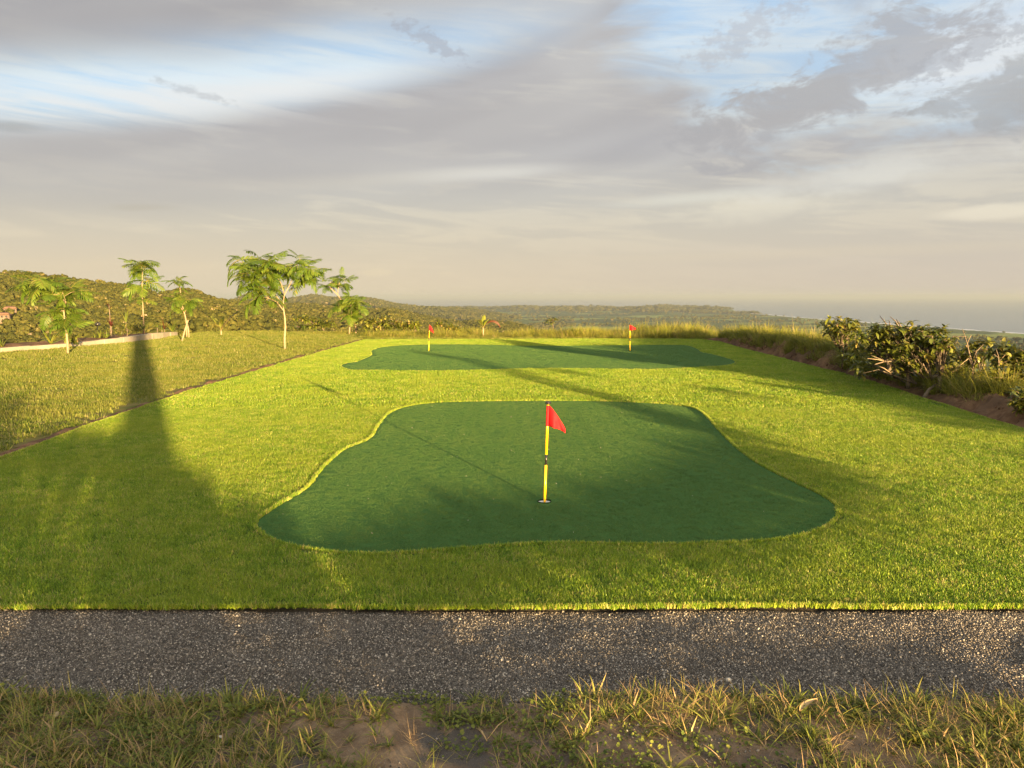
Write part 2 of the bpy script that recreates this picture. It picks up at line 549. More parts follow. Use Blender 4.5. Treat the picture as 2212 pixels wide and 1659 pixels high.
# ------------------------------------------------------------------ terrain: hilltop plateau, hills, coastal plain
SEA = -150.0
RIDGES = [  # distance, foreslope, backslope, skyline in frame pixels
    (800., .12, .25, [(-3000, 700), (-1500, 600), (-600, 597), (0, 608), (50, 606), (95, 611), (145, 615), (198, 623), (248, 630), (278, 630), (337, 641), (380, 638), (404, 632), (453, 649), (500, 664), (600, 700), (800, 760), (1200, 800)]),
    (1500., .004, .25, [(-1500, 700), (-200, 690), (300, 660), (380, 655), (459, 655), (503, 657), (616, 666), (700, 668), (790, 674), (851, 673), (887, 681), (917, 688), (960, 697), (1000, 703), (1060, 700), (1110, 706), (1180, 722), (1300, 790)]),
    (4500., .02, .2, [(-1500, 680), (400, 655), (470, 655), (507, 649), (543, 637), (565, 646), (612, 652), (650, 647), (681, 643), (721, 646), (781, 645), (823, 651), (847, 657), (877, 661), (927, 665), (1026, 672), (1200, 700)]),
    (8000., .022, .1, [(-1500, 690), (600, 668), (877, 665), (927, 664), (1026, 666.5), (1135, 663), (1207, 663), (1261, 663), (1330, 664), (1430, 662), (1481, 664), (1550, 667), (1585, 669.5), (1600, 677), (1640, 720)]),
]
PLAT = (-17.0, 7.7, -45.0, 31.0)
def ridge_z(i, th):
    dist, sf, sb, sky = RIDGES[i]
    pxs = [p[0] for p in sky]
    zs = []
    ths = []
    for p in sky:
        a, y, w = ray(*p)
        ths.append(math.atan2(a, y))
        zs.append(EYE + dist * w / math.hypot(a, y))
    return np.interp(th, ths, zs)
def terrain_h(x, y):
    x, y = np.asarray(x, float), np.asarray(y, float)
    r, th = np.hypot(x, y), np.arctan2(x, y)
    # coast
    coast = 2040.0 + 60 * vnoise(y / 900.0, y * 0 + 3.1, 3) + 90.0 * np.clip((y - 5200) / 2000, 0, 1)
    land = np.minimum(coast - x, 9300.0 - y)
    plain = SEA - 12.0 + 17.0 * np.clip(land / 40.0 + 0.72, 0, 1) + 4.0 * vnoise(x / 300.0, y / 300.0, 3) * (land > 60)
    h = plain
    for i, (dist, sf, sb, sky) in enumerate(RIDGES):
        z = ridge_z(i, th)
        rr = r + dist * 0.10 * vnoise(th * 6.0 + i * 7, r / dist * 2.0, 3)
        hr = np.where(rr < dist, z - (dist - rr) * sf, z - (rr - dist) * sb)
        if i == 0: hr = np.where(rr < dist, np.maximum(hr, -34.0 + 0 * hr) * (th < -0.30) + -400.0 * (th >= -0.30), hr)
        if i == 0: hr = np.where((th >= -0.30), np.where(rr < dist, z - (dist - rr) * .12, hr), hr)
        hr = hr + (dist * 0.0045 + 1.0) * vnoise(x / (dist * .05), y / (dist * .05), 4)
        hr = hr - 80.0 * np.clip((240.0 - r) / 180.0, 0, 1)
        h = np.maximum(h, hr)
    # the hilltop we stand on
    ox = np.maximum(np.maximum(PLAT[0] - x, x - PLAT[1]), 0)
    oy = np.maximum(np.maximum(PLAT[2] - y, y - PLAT[3]), 0)
    t = np.hypot(ox, oy)
    near = -0.06 - 0.55 * t - 0.4 * (1 - np.exp(-t / 1.2)) + vnoise(x / 5.0, y / 5.0, 4) * np.clip(t, 0, 4) * 0.35
    # unseen knoll added behind the camera to shade the foot of the left hill
    kn = 17.0 * np.exp(-(((x + 62) / 28.0) ** 2 + ((y + 26) / 30.0) ** 2))
    near = np.maximum(near, kn - 1.5 - 0.35 * np.maximum(np.hypot(x + 62, y + 26) - 45.0, 0))
    near = np.where(t <= 0, -0.06, near)
    return np.maximum(h, near)

angs = np.concatenate([np.linspace(-180, -62, 60)[:-1], np.linspace(-62, 62, 620), np.linspace(62, 180, 60)[1:]])
rads = np.concatenate([[0.0], np.geomspace(4.0, 60.0, 60), np.geomspace(62.0, 1000.0, 130), np.geomspace(1010.0, 9600.0, 150), np.geomspace(10500., 90000., 6)])
TH, RR = np.meshgrid(np.radians(angs), rads)
TX, TY = RR * np.sin(TH), RR * np.cos(TH)
TZ = terrain_h(TX, TY)
TZ[rads > 10000] = SEA - 12
nr, na = TH.shape
ii, jj = np.meshgrid(np.arange(nr - 1), np.arange(na - 1), indexing='ij')
quads = np.stack([ii * na + jj, ii * na + jj + 1, (ii + 1) * na + jj + 1, (ii + 1) * na + jj], -1).reshape(-1, 4)[:, ::-1]

m, nt, o = mat_new('terrain_earth')
P_ = pos(nt)
x_, y_, z_ = sep(nt, P_)
fields = noise(nt, xyz(nt, x_, y_, 0.0), 0.0016, 3, 0.5, 0.4)
tex = noise(nt, P_, 0.045, 6, 0.7)
forest = mixc(nt, tex.ramp(0.40, 0.62), (0.018, 0.034, 0.010), (0.075, 0.105, 0.028))
field = mixc(nt, noise(nt, P_, 0.02, 4, 0.6).ramp(0.4, 0.6), (0.10, 0.17, 0.035), (0.20, 0.20, 0.06))
plainmask = z_.ramp(-120.0, -138.0) * fields.ramp(0.53, 0.57)
ground = mixc(nt, plainmask, forest, field)
# dry grass slope of the hill on the left
dry = mixc(nt, noise(nt, P_, 0.06, 5, 0.6).ramp(0.4, 0.6), (0.30, 0.20, 0.06), (0.20, 0.17, 0.05))
bx_, by_, bz_ = at(425, 640, 790.0)
hx, hy = x_ - bx_, y_ - by_
drymask = ((hx * hx / 1900.0 + hy * hy / 15000.0).sqrt() + (noise(nt, P_, 0.03, 4, 0.6) - 0.5) * 0.9).ramp(1.08, 0.9)
ground = mixc(nt, drymask, ground, dry)
# beach sand and surf edge
sand = z_.ramp(SEA + 4.6, SEA + 2.2)
ground = mixc(nt, sand * x_.ramp(1500.0, 1700.0), ground, (0.42, 0.38, 0.30))
near_soil = mixc(nt, noise(nt, P_, 1.7, 6, 0.65).ramp(0.4, 0.6), (0.10, 0.062, 0.036), (0.055, 0.06, 0.02))
ground = mixc(nt, (x_ * x_ + y_ * y_).sqrt().ramp(60.0, 45.0), ground, near_soil)
p = principled(nt, ground, 0.95, 0.1, tex, 0.6, 6.0)
nt.links.new(p.outputs[0], o.inputs[0])
M_TERRAIN = m
terrain = link('terrain', mesh_np('terrain', np.stack([TX, TY, TZ], -1).reshape(-1, 3), quads, None, True), M_TERRAIN)
tag(terrain, kind='structure')

# sea
m, nt, o = mat_new('sea_water')
P_ = pos(nt)
x_, y_, z_ = sep(nt, P_)
w1 = noise(nt, xyz(nt, x_ * 0.35, y_, 0.0), 0.012, 5, 0.6)
swell = noise(nt, xyz(nt, x_ * 0.2, y_ * 0.9, 0.0), 0.0013, 4, 0.6)
foam = noise(nt, xyz(nt, x_, y_ * 0.25, 0.0), 0.012, 4, 0.6)
edge = (x_ - 2040.0 - (y_ - 5200.0).max(0.0).min(2000.0) * 0.045)
surf = edge.ramp(150.0, 40.0) * foam.ramp(0.42, 0.55) * y_.ramp(9000.0, 7500.0)
wc = mixc(nt, swell.ramp(0.42, 0.6), (0.035, 0.06, 0.075), (0.06, 0.085, 0.095))
wc = mixc(nt, surf, wc, (0.8, 0.8, 0.8))
p = principled(nt, wc, 0.22, 0.5, w1, 0.25, 3.0)
nt.links.new(p.outputs[0], o.inputs[0])
sx = 70000.0
sea = link('sea', mesh_np('sea', [(-sx, -3000, SEA), (sx, -3000, SEA), (sx, 88000, SEA), (-sx, 88000, SEA)], [(0, 1, 2, 3)]), m)
tag(sea, kind='structure')

# forest on the hills: one far-off wood, instanced crowns on pale stems
def crown_mesh(name, seed, lobes, h=1.0):
    rg = np.random.default_rng(seed)
    b = Buf()
    bm = bmesh.new()
    bmesh.ops.create_icosphere(bm, subdivisions=2, radius=1.0)
    V = np.array([v.co[:] for v in bm.verts])
    T = np.array([[v.index for v in f.verts] for f in bm.faces])
    bm.free()
    for k in range(lobes):
        a = rg.uniform(0, 6.28)
        rr = rg.uniform(0.05, 0.40) if k else 0
        c = np.array([math.cos(a) * rr, math.sin(a) * rr, h * rg.uniform(0.48, 0.84)])
        s = np.array([rg.uniform(.12, .22), rg.uniform(.12, .22), rg.uniform(.09, .15)])
        v = V * (1.0 + 0.28 * rg.normal(size=(len(V), 1))) * s + c
        lobe = rg.normal(.42, .09)
        b.add(v, T, np.clip(lobe + 0.15 * rg.normal(size=len(V)), 0, .9))
        m_ = 26                                              # leaf clumps standing proud of the lobe
        d = rg.normal(size=(m_, 3)); d /= np.linalg.norm(d, axis=1)[:, None]
        ctr = c + d * s * 1.12
        e1 = np.cross(d, rg.normal(size=(m_, 3))); e1 /= np.linalg.norm(e1, axis=1)[:, None]
        e2 = np.cross(d, e1) + 0.5 * d
        w = rg.uniform(.03, .065, (m_, 1))
        qv = np.stack([ctr - e1 * w - e2 * w, ctr + e1 * w - e2 * w, ctr + e1 * w * .6 + e2 * w, ctr - e1 * w * .6 + e2 * w], 1).reshape(-1, 3)
        b.add(qv, np.arange(4 * m_).reshape(-1, 4), np.repeat(np.clip(lobe + rg.normal(.05, .12, m_), 0, .93), 4))
    add_tube(b, [(0, 0, -0.25), (0.02, 0, 0.25), (0.0, 0.03, 0.6)], [0.03, 0.022, 0.012], 5, 0.99)
    return b.mesh(name)
M_FOREST = mat_leaf('forest_leaf', [(0.0, (0.027, 0.033, 0.010)), (0.5, (0.064, 0.068, 0.015)), (0.9, (0.111, 0.099, 0.026)), (0.97, (0.302, 0.230, 0.158))], 0.25, 0.8, 0.05, 0.45)
crowns = source_collection('crown_source', [crown_mesh('crown_source_%d' % i, 100 + i, 9 + i % 5) for i in range(8)], M_FOREST)
def polar_pts(n, th0, th1, r0, r1, power=2.0):
    u = R.random(n)
    r = (r0 ** power + u * (r1 ** power - r0 ** power)) ** (1 / power)
    t = R.uniform(th0, th1, n)
    return r * np.sin(t), r * np.cos(t)
fx, fy, fs = [], [], []
for n, t0, t1, r0, r1, sz, pw in ((16000, -0.80, -0.28, 300, 900, 8.0, 2.0), (24000, -0.46, 0.10, 330, 1650, 8.5, 2.0), (1500, -0.02, 0.30, 900, 1700, 10, 2.0),
                                  (9000, -0.45, 0.08, 3300, 4700, 17, 2.0), (6000, -0.30, 0.33, 6800, 8100, 24, 2.0), (4000, -0.1, 0.72, 2300, 7000, 18, 1.2)):
    x, y = polar_pts(n, t0, t1, r0, r1, pw)
    fx.append(x); fy.append(y); fs.append(sz * R.uniform(0.65, 1.25, n))
fx, fy, fs = map(np.concatenate, (fx, fy, fs))
fz = terrain_h(fx, fy)
bx_, by_, bz_ = at(425, 640, 790.0)
drym = ((fx - bx_) ** 2 / 1900. + (fy - by_) ** 2 / 15000. < 0.8) & (R.random(len(fx)) < 0.96)
fieldm = (fz < -125) & (vnoise(fx / 420., fy / 260., 2) > -0.06)
wet = fz < SEA + 3
keep = ~drym & ~fieldm & ~wet
fx, fy, fz, fs = fx[keep], fy[keep], fz[keep], fs[keep]
woods = scatter('forest', np.stack([fx, fy, fz - 0.12 * fs], 1), R.uniform(0, 6.28, len(fx)), np.stack([fs * R.uniform(.8, 1.2, len(fx)), fs, fs * R.uniform(.75, 1.15, len(fx))], 1), crowns, nsrc=8)
tag(woods, 'sunlit woodland covering the hills and ridges beyond the lawn', 'forest', kind='stuff')

# haze
m, nt, o = mat_new('haze_air')
pv = nt.nodes.new('ShaderNodeVolumePrincipled')
pv.inputs['Color'].default_value = (0.225, 0.275, 0.34, 1)
pv.inputs['Density'].default_value = 6.2e-5
pv.inputs['Anisotropy'].default_value = 0.0
nt.links.new(pv.outputs[0], o.inputs['Volume'])
hb = Buf()
add_box(hb, 0, 40000, (SEA - 16 + 75) / 2, 150000, 100000, 75 - (SEA - 16))
haze = link('haze', hb.mesh('haze'), m)
tag(haze, kind='stuff')

# ------------------------------------------------------------------ ground sheets on the hilltop
TURF = [(-4.4, 3.80), (0.0, 3.82), (4.5, 3.79), (6.0, 3.9), (6.05, 7.0), (6.2, 9.28), (6.36, 10.7), (6.6, 12.66), (6.9, 15.1), (7.04, 18.9), (7.2, 24.1), (7.45, 27.6), (7.1, 29.2),
        (3.0, 29.5), (-1.0, 29.2), (-5.55, 28.9), (-5.6, 24.0), (-5.58, 18.0), (-5.52, 13.0), (-5.28, 9.4), (-5.1, 7.6), (-4.9, 5.6)]
near_px = [(557, 1128), (600, 1095), (665, 1055), (700, 1012), (745, 972), (800, 948), (820, 918), (843, 893), (882, 878), (945, 870), (1050, 867), (1176, 866), (1300, 867), (1420, 872), (1490, 880),
           (1522, 898), (1547, 926), (1587, 966), (1642, 1006), (1722, 1046), (1782, 1076), (1806, 1100), (1796, 1126), (1750, 1150), (1680, 1165), (1560, 1172), (1430, 1176), (1300, 1174), (1180, 1173),
           (1050, 1181), (900, 1192), (800, 1196), (700, 1190), (620, 1175), (575, 1155)]
far_px = [(738, 791), (761, 799), (818, 800), (927, 801.5), (1026, 799.6), (1152, 796.5), (1303, 797), (1410, 797.8), (1529, 792), (1574, 788), (1587, 782), (1574, 775), (1539, 765.5), (1515, 760.5), (1507, 754.6),
          (1489, 747.6), (1459, 745), (1350, 745.6), (1152, 747), (1066, 745), (947, 744), (867, 746), (822, 751), (806, 756), (801.7, 760), (803.7, 766.8), (788, 774.8), (771, 781), (747, 785.5)]
GREEN_N = smooth_loop([gnd(*p) for p in near_px], 5)
GREEN_F = smooth_loop([gnd(*p) for p in far_px], 5)
# widen the corner joints of the turf outline with intermediate points
def dense_loop(poly, step=0.5, wob=0.012):
    out = []
    for i in range(len(poly)):
        a, b = np.array(poly[i]), np.array(poly[(i + 1) % len(poly)])
        n = max(1, int(np.hypot(*(b - a)) / step))
        for k in range(n): out.append(a + (b - a) * k / n)
    out = np.array(out)
    return out + R.normal(0, wob, out.shape)
TURF_L = dense_loop(TURF)

M_TURFBASE = mat_simple('turf_backing', (0.045, 0.075, 0.014), (0.075, 0.105, 0.02), 30.0, 0.9, 0.1, 0.4, 0.004)
M_GREENBASE = mat_simple('green_backing', (0.035, 0.095, 0.022), (0.055, 0.125, 0.03), 60.0, 0.9, 0.1, 0.5, 0.003)
M_SOIL = mat_simple('soil', (0.115, 0.066, 0.038), (0.19, 0.115, 0.065), 5.0, 0.95, 0.1, 0.8, 0.02, 22.0, c3=(0.085, 0.055, 0.036))
M_LAWNBASE = mat_simple('lawn_soil', (0.10, 0.11, 0.025), (0.16, 0.14, 0.04), 3.0, 0.95, 0.1, 0.5, 0.02, c3=(0.16, 0.11, 0.055))
turf = fill_sheet('turf_ground', [TURF_L, GREEN_N, GREEN_F], 0.0, M_TURFBASE, 0.0)
tag(turf, kind='structure')

# lawn to the left and the strip behind the turf
LAWN = [(-5.12, 5.0), (-5.3, 7.6), (-5.47, 10.0), (-5.66, 13), (-5.72, 18), (-5.73, 24), (-5.7, 29.3), (-1, 29.6), (3, 29.85), (7.4, 29.6), (7.7, 31.5), (0, 33), (-6, 34.5), (-11.4, 36.5), (-13.9, 35.5),
        (-14.05, 32.5), (-13.5, 28.7), (-13.6, 26.9), (-14.1, 24.7), (-14.7, 22.3), (-15.6, 18.5), (-17, 12), (-14, 5)]
lawn = fill_sheet('lawn', [dense_loop(LAWN, 0.6, 0.03)], -0.012, M_LAWNBASE, 0.05)
tag(lawn, kind='structure')

# blade sources
def tuft_mesh(name, seed, n, rad, h, w, lean, seg=2, curl=0.7, tan=0.0, tip=0.2):
    rg = np.random.default_rng(seed)
    a, r = rg.uniform(0, 6.28, n), rad * np.sqrt(rg.random(n))
    root = np.stack([r * np.cos(a), r * np.sin(a), np.zeros(n) - 0.003], 1)
    l0 = np.abs(rg.normal(0, lean * 0.6, n))
    l1 = l0 + np.abs(rg.normal(0, curl, n))
    tint = np.clip(rg.normal(0.5, 0.3, n), 0, 0.93)
    if tan: tint = np.where(rg.random(n) < tan, 0.99, tint)
    v, q, t = ribbons(root, rg.uniform(0, 6.28, n), l0, l1, h * rg.uniform(0.6, 1.25, n), w * rg.uniform(0.7, 1.3, n), seg, tip, rg.normal(0, 0.8, n), tint)
    return mesh_np(name, v, q, t)
M_TURF = mat_leaf('turf_blade', [(0.0, (0.066, 0.133, 0.010)), (0.45, (0.159, 0.285, 0.018)), (0.8, (0.300, 0.399, 0.035)), (0.95, (0.412, 0.456, 0.060)), (0.98, (0.449, 0.380, 0.130))], 0.35, 0.45, 0.35, 0.5, (0.281, 0.332, 0.030), 0.9, 0.4)
M_PILE = mat_leaf('green_pile', [(0.0, (0.030, 0.081, 0.018)), (0.5, (0.056, 0.125, 0.026)), (0.9, (0.085, 0.162, 0.037)), (0.98, (0.118, 0.184, 0.052))], 0.15, 0.55, 0.25, 0.2, (0.085, 0.148, 0.034), 1.0, 0.75, (14.0, 0.5, 1.0))
M_LAWN = mat_leaf('lawn_blade', [(0.0, (0.053, 0.086, 0.010)), (0.5, (0.115, 0.158, 0.019)), (0.9, (0.212, 0.235, 0.043)), (0.98, (0.283, 0.250, 0.106))], 0.35, 0.55, 0.25, 0.6, (0.203, 0.202, 0.038), 0.9, 0.5)
t_near = source_collection('turf_near', [tuft_mesh('turf_near_%d' % i, 20 + i, 165, 0.062, 0.0215, 0.0034, 0.6, 2, 1.0, 0.04) for i in range(6)], M_TURF)
t_far = source_collection('turf_far', [tuft_mesh('turf_far_%d' % i, 40 + i, 130, 0.125, 0.027, 0.0075, 0.55, 2, 0.6, 0.03) for i in range(5)], M_TURF)
p_near = source_collection('pile_near', [tuft_mesh('pile_near_%d' % i, 60 + i, 210, 0.062, 0.011, 0.0036, 2.3, 1, 0.2, 0.01, 0.5) for i in range(5)], M_PILE)
p_far = source_collection('pile_far', [tuft_mesh('pile_far_%d' % i, 80 + i, 160, 0.125, 0.012, 0.0075, 2.3, 1, 0.2, 0.01, 0.5) for i in range(4)], M_PILE)
l_src = source_collection('lawn_tuft', [tuft_mesh('lawn_tuft_%d' % i, 90 + i, 66, 0.11, 0.045, 0.0085, 1.3, 2, 0.8, 0.12) for i in range(6)], M_LAWN)

def grid_pts(x0, x1, y0, y1, step):
    gx, gy = np.meshgrid(np.arange(x0, x1, step), np.arange(y0, y1, step))
    gx, gy = gx.ravel(), gy.ravel()
    return gx + R.uniform(-.5, .5, len(gx)) * step, gy + R.uniform(-.5, .5, len(gy)) * step
def cover(name, poly, holes, y0, y1, step, coll, nsrc, margin, z, smin=0.8, smax=1.2, parent=None, x0=-18, x1=9, keep=None):
    poly = np.asarray(poly)
    x, y = grid_pts(max(x0, poly[:, 0].min()), min(x1, poly[:, 0].max()), max(y0, poly[:, 1].min()), min(y1, poly[:, 1].max()), step)
    k = in_poly(x, y, poly)
    k &= np.abs(x) < 0.74 * y + 1.2
    for hpoly in holes: k &= ~in_poly(x, y, hpoly)
    x, y = x[k], y[k]
    for lp in [poly] + holes:
        k = dist_poly(x, y, lp) > margin
        x, y = x[k], y[k]
    if keep is not None:
        k = keep(x, y)
        x, y = x[k], y[k]
    n = len(x)
    zz = z(x, y) if callable(z) else np.full(n, z)
    s = R.uniform(smin, smax, n)
    o = scatter(name, np.stack([x, y, zz], 1), R.uniform(0, 6.28, n), np.stack([s ** .5, s ** .5, s], 1), coll, parent, nsrc)
    return o
tb = cover('turf_blades', TURF_L, [GREEN_N, GREEN_F], 3.6, 11.0, 0.062, t_near, 6, 0.045, 0.002)
tag(tb, 'bright green artificial grass blades around the near putting green', 'artificial grass', kind='stuff')
tb2 = cover('turf_blades', TURF_L, [GREEN_N, GREEN_F], 11.0, 31.0, 0.125, t_far, 5, 0.085, 0.002)
tag(tb2, 'bright green artificial grass blades around the far putting green', 'artificial grass', kind='stuff')
# fine rim of pile so that cut edges are crisp
def rim(name, loop, off, step, coll, nsrc, s0=0.9, ymax=99, inside=None):
    loop = np.asarray(loop)
    nxt = np.roll(loop, -1, 0)
    seg = nxt - loop
    ln = np.hypot(*seg.T)
    d = np.arange(0, ln.sum(), step)
    cum = np.concatenate([[0], np.cumsum(ln)])
    i = np.clip(np.searchsorted(cum, d, 'right') - 1, 0, len(loop) - 1)
    t = (d - cum[i]) / np.maximum(ln[i], 1e-6)
    p = loop[i] + seg[i] * t[:, None]
    nrm = np.stack([-seg[i, 1], seg[i, 0]], 1) / np.maximum(ln[i], 1e-6)[:, None]
    area = 0.5 * np.sum(loop[:, 0] * nxt[:, 1] - nxt[:, 0] * loop[:, 1])
    if area < 0: nrm = -nrm                       # nrm now points inside the loop
    p = p + nrm * (off + R.normal(0, 0.004, len(p)))[:, None]
    k = (np.abs(p[:, 0]) < 0.74 * p[:, 1] + 1.2) & (p[:, 1] < ymax)
    p = p[k]
    return p
t_rim = source_collection('turf_rim', [tuft_mesh('turf_rim_%d' % i, 120 + i, 26, 0.016, 0.028, 0.0045, 0.45, 2, 0.6, 0.22) for i in range(5)], M_TURF)
rp = np.concatenate([rim('r', GREEN_N, -0.018, 0.016, None, 5), rim('r', GREEN_F, -0.02, 0.022, None, 5), rim('r', TURF_L, 0.016, 0.016, None, 5, ymax=12), rim('r', TURF_L, 0.016, 0.03, None, 5)[:]])
rb = scatter('turf_edge', np.column_stack([rp, np.full(len(rp), 0.0)]), R.uniform(0, 6.28, len(rp)), np.where((rp[:, 1] > 14), 0.62, 0.95) * R.uniform(0.85, 1.1, len(rp)), t_rim, None, 5)
tag(rb, 'yellowish cut edge of the artificial grass pile', 'artificial grass', kind='stuff')

# lawn blades, thinner along the turf border and in worn patches
lawn_keep = lambda x, y: (R.random(len(x)) < np.clip(0.35 + 1.6 * (x * 0 + vnoise(x * 0.9, y * 0.9, 3) + 0.35), 0.25, 1.0)) & (R.random(len(x)) < np.clip((np.abs(-5.75 - x)) / 0.35 + (y > 29.3), 0.35, 1.0))
lb = cover('lawn_grass', dense_loop(LAWN, 0.6, 0.05), [], 4.0, 18.0, 0.085, l_src, 6, 0.02, -0.012, 0.6, 1.35, keep=lawn_keep)
tag(lb, 'short yellow green lawn grass left of the artificial turf', 'grass', kind='stuff')
lb2 = cover('lawn_grass', dense_loop(LAWN, 0.6, 0.05), [], 18.0, 40.0, 0.14, l_src, 6, 0.02, -0.012, 0.8, 1.6, keep=lawn_keep)
tag(lb2, 'short yellow green lawn grass around the young trees', 'grass', kind='stuff')

# ------------------------------------------------------------------ putting greens with cups
CUP_R = 0.054
CUPS = {}
def make_green(name, loop, cups, label, step, coll, nsrc, margin, seams=()):
    circ = [[(cx + CUP_R * math.cos(t), cy + CUP_R * math.sin(t)) for t in np.linspace(0, 2 * math.pi, 25)[:-1]] for cx, cy in cups]
    g = fill_sheet(name, [loop] + circ, 0.001, M_GREENBASE, 0.0)
    tag(g, label, 'putting green', 'putting greens of short dark turf')
    po = cover('pile', loop, [np.array(c) for c in circ], 3, 31, step, coll, nsrc, margin, 0.001, 0.35, 0.6, parent=g,
               keep=lambda x, y: ~((np.abs((x * 1.02 + 0.004 * y) % 0.26 - 0.13) < 0.010) & (R.random(len(x)) < 0.5)))
    for (cx, cy) in cups:
        n = 24
        ring = lambda r, z: [(cx + r * math.cos(2 * math.pi * k / n), cy + r * math.sin(2 * math.pi * k / n), z) for k in range(n)]
        b = Buf()
        b.add(ring(CUP_R + .0005, 0.010) + ring(CUP_R + .0005, -0.030), [(k, (k + 1) % n, n + (k + 1) % n, n + k) for k in range(n)])
        link('cup_wall', b.mesh('cup_wall', True), M_CUPWALL, g)
        b = Buf()
        v = ring(CUP_R, -0.004) + ring(CUP_R - .004, -0.004) + ring(CUP_R - .005, -0.018) + [(cx, cy, -0.020)]
        b.add(v, [(r * n + k, r * n + (k + 1) % n, (r + 1) * n + (k + 1) % n, (r + 1) * n + k) for r in range(2) for k in range(n)])
        b.t.append(np.array([(2 * n + k, 2 * n + (k + 1) % n, 3 * n) for k in range(n)]))
        link('cup', b.mesh('cup', True), M_CUP, g)
    for sx_, y0, y1 in seams:
        b = Buf()
        ys = np.linspace(y0, y1, 24)
        xs = sx_ + R.normal(0, 0.003, 24)
        w_ = R.uniform(0.001, 0.0032, 24)
        b.add(np.concatenate([np.stack([xs - w_, ys, 0 * ys + 0.0125], 1), np.stack([xs + w_, ys, 0 * ys + 0.0125], 1)]), [(k, 24 + k, 25 + k, k + 1) for k in range(23)])
        link('seam', b.mesh('seam'), M_GREENBASE, g)
    return g
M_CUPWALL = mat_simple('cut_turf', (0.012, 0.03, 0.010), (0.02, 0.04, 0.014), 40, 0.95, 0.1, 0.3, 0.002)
M_CUP = mat_simple('cup_plastic', (0.78, 0.78, 0.76), (0.7, 0.7, 0.68), 20, 0.4, 0.4, 0.02)
c0 = gnd(1176, 1084)[:2]
c1 = gnd(926, 758)[:2]
c2 = gnd(1361, 758)[:2]
green_n = make_green('putting_green', GREEN_N, [c0], 'large dark green putting green in the foreground with one red flag', 0.050, p_near, 5, 0.035, [(1.43, 8.9, 11.3), (0.93, 7.6, 11.35)])
green_f = make_green('putting_green', GREEN_F, [c1, c2], 'wide dark green putting green at the back with two red flags', 0.095, p_far, 4, 0.06)

# ------------------------------------------------------------------ flagsticks
M_YELLOW = mat_simple('yellow_paint', (0.80, 0.50, 0.01), (0.74, 0.44, 0.01), 18, 0.28, 0.5, 0.03)
M_BLACK = mat_simple('black_plastic', (0.012, 0.012, 0.012), (0.02, 0.018, 0.016), 20, 0.22, 0.5, 0.03)
def mat_cloth(name, c1, c2):
    m, nt, o = mat_new(name)
    P_ = pos(nt)
    col = mixc(nt, noise(nt, P_, 40, 4, 0.6).ramp(0.4, 0.6), c1, c2)
    p = principled(nt, col, 0.75, 0.2, noise(nt, P_, 900, 2, 0.5), 0.25, 0.001)
    tr = nt.nodes.new('ShaderNodeBsdfTranslucent')
    nt.links.new(col.s, tr.inputs[0])
    mx = nt.nodes.new('ShaderNodeMixShader')
    mx.inputs[0].default_value = 0.25
    nt.links.new(p.outputs[0], mx.inputs[1]); nt.links.new(tr.outputs[0], mx.inputs[2])
    nt.links.new(mx.outputs[0], o.inputs[0])
    return m
M_RED = mat_cloth('red_nylon', (0.66, 0.018, 0.022), (0.56, 0.014, 0.02))
def lathe(prof, n=16):
    v = [(r * math.cos(2 * math.pi * k / n), r * math.sin(2 * math.pi * k / n), z) for r, z in prof for k in range(n)]
    q = [(i * n + k, i * n + (k + 1) % n, (i + 1) * n + (k + 1) % n, (i + 1) * n + k) for i in range(len(prof) - 1) for k in range(n)]
    return v, q
def flagstick(base, lean, label, flag_rows, H=0.79):
    root = empty('flagstick', (base[0], base[1], -0.05))
    tag(root, label, 'golf flag', 'red golf flags on yellow poles')
    root.rotation_euler = lean
    def sect(name, z0, z1, r, mat):
        b = Buf()
        v, q = lathe([(0, z0), (r, z0), (r, z1), (0, z1)])
        b.add(v, q)
        me = b.mesh(name, False)
        return link(name, me, mat, root)
    sect('pole', 0.0, 0.345, 0.0096, M_YELLOW)
    sect('pole_band', 0.345, 0.428, 0.0092, M_BLACK)
    sect('pole', 0.428, H + 0.03, 0.0096, M_YELLOW)
    b = Buf()
    v, q = lathe([(0, H + 0.028), (0.009, H + 0.028), (0.011, H + 0.036), (0.024, H + 0.040), (0.0245, H + 0.048), (0.014, H + 0.056), (0, H + 0.058)])
    b.add(v, q)
    link('knob', b.mesh('knob', True), M_BLACK, root)
    # cloth: sleeve round the pole, then a drooping triangular pennant
    b = Buf()
    v, q = lathe([(0.0115, H + 0.026), (0.0125, H - 0.02), (0.0125, H - 0.10), (0.0115, H - 0.138)])
    b.add(v, q)
    sl = link('flag', b.mesh('flag', True), M_RED, root)
    nu, nv = 14, 10
    vs = []
    for i in range(nu + 1):
        u = i / nu
        for j in range(nv + 1):
            w = j / nv
            x, y, z = flag_rows(u, w)
            vs.append((x, y, H + 0.026 + z))
    qs = [(i * (nv + 1) + j, (i + 1) * (nv + 1) + j, (i + 1) * (nv + 1) + j + 1, i * (nv + 1) + j + 1) for i in range(nu) for j in range(nv)]
    vs = np.array(vs)
    b = Buf()
    b.add(vs, qs)
    me = b.mesh('pennant', True)
    o = link('pennant', me, M_RED, sl)
    sm = o.modifiers.new('thickness', 'SOLIDIFY')
    sm.thickness = 0.0012
    return root
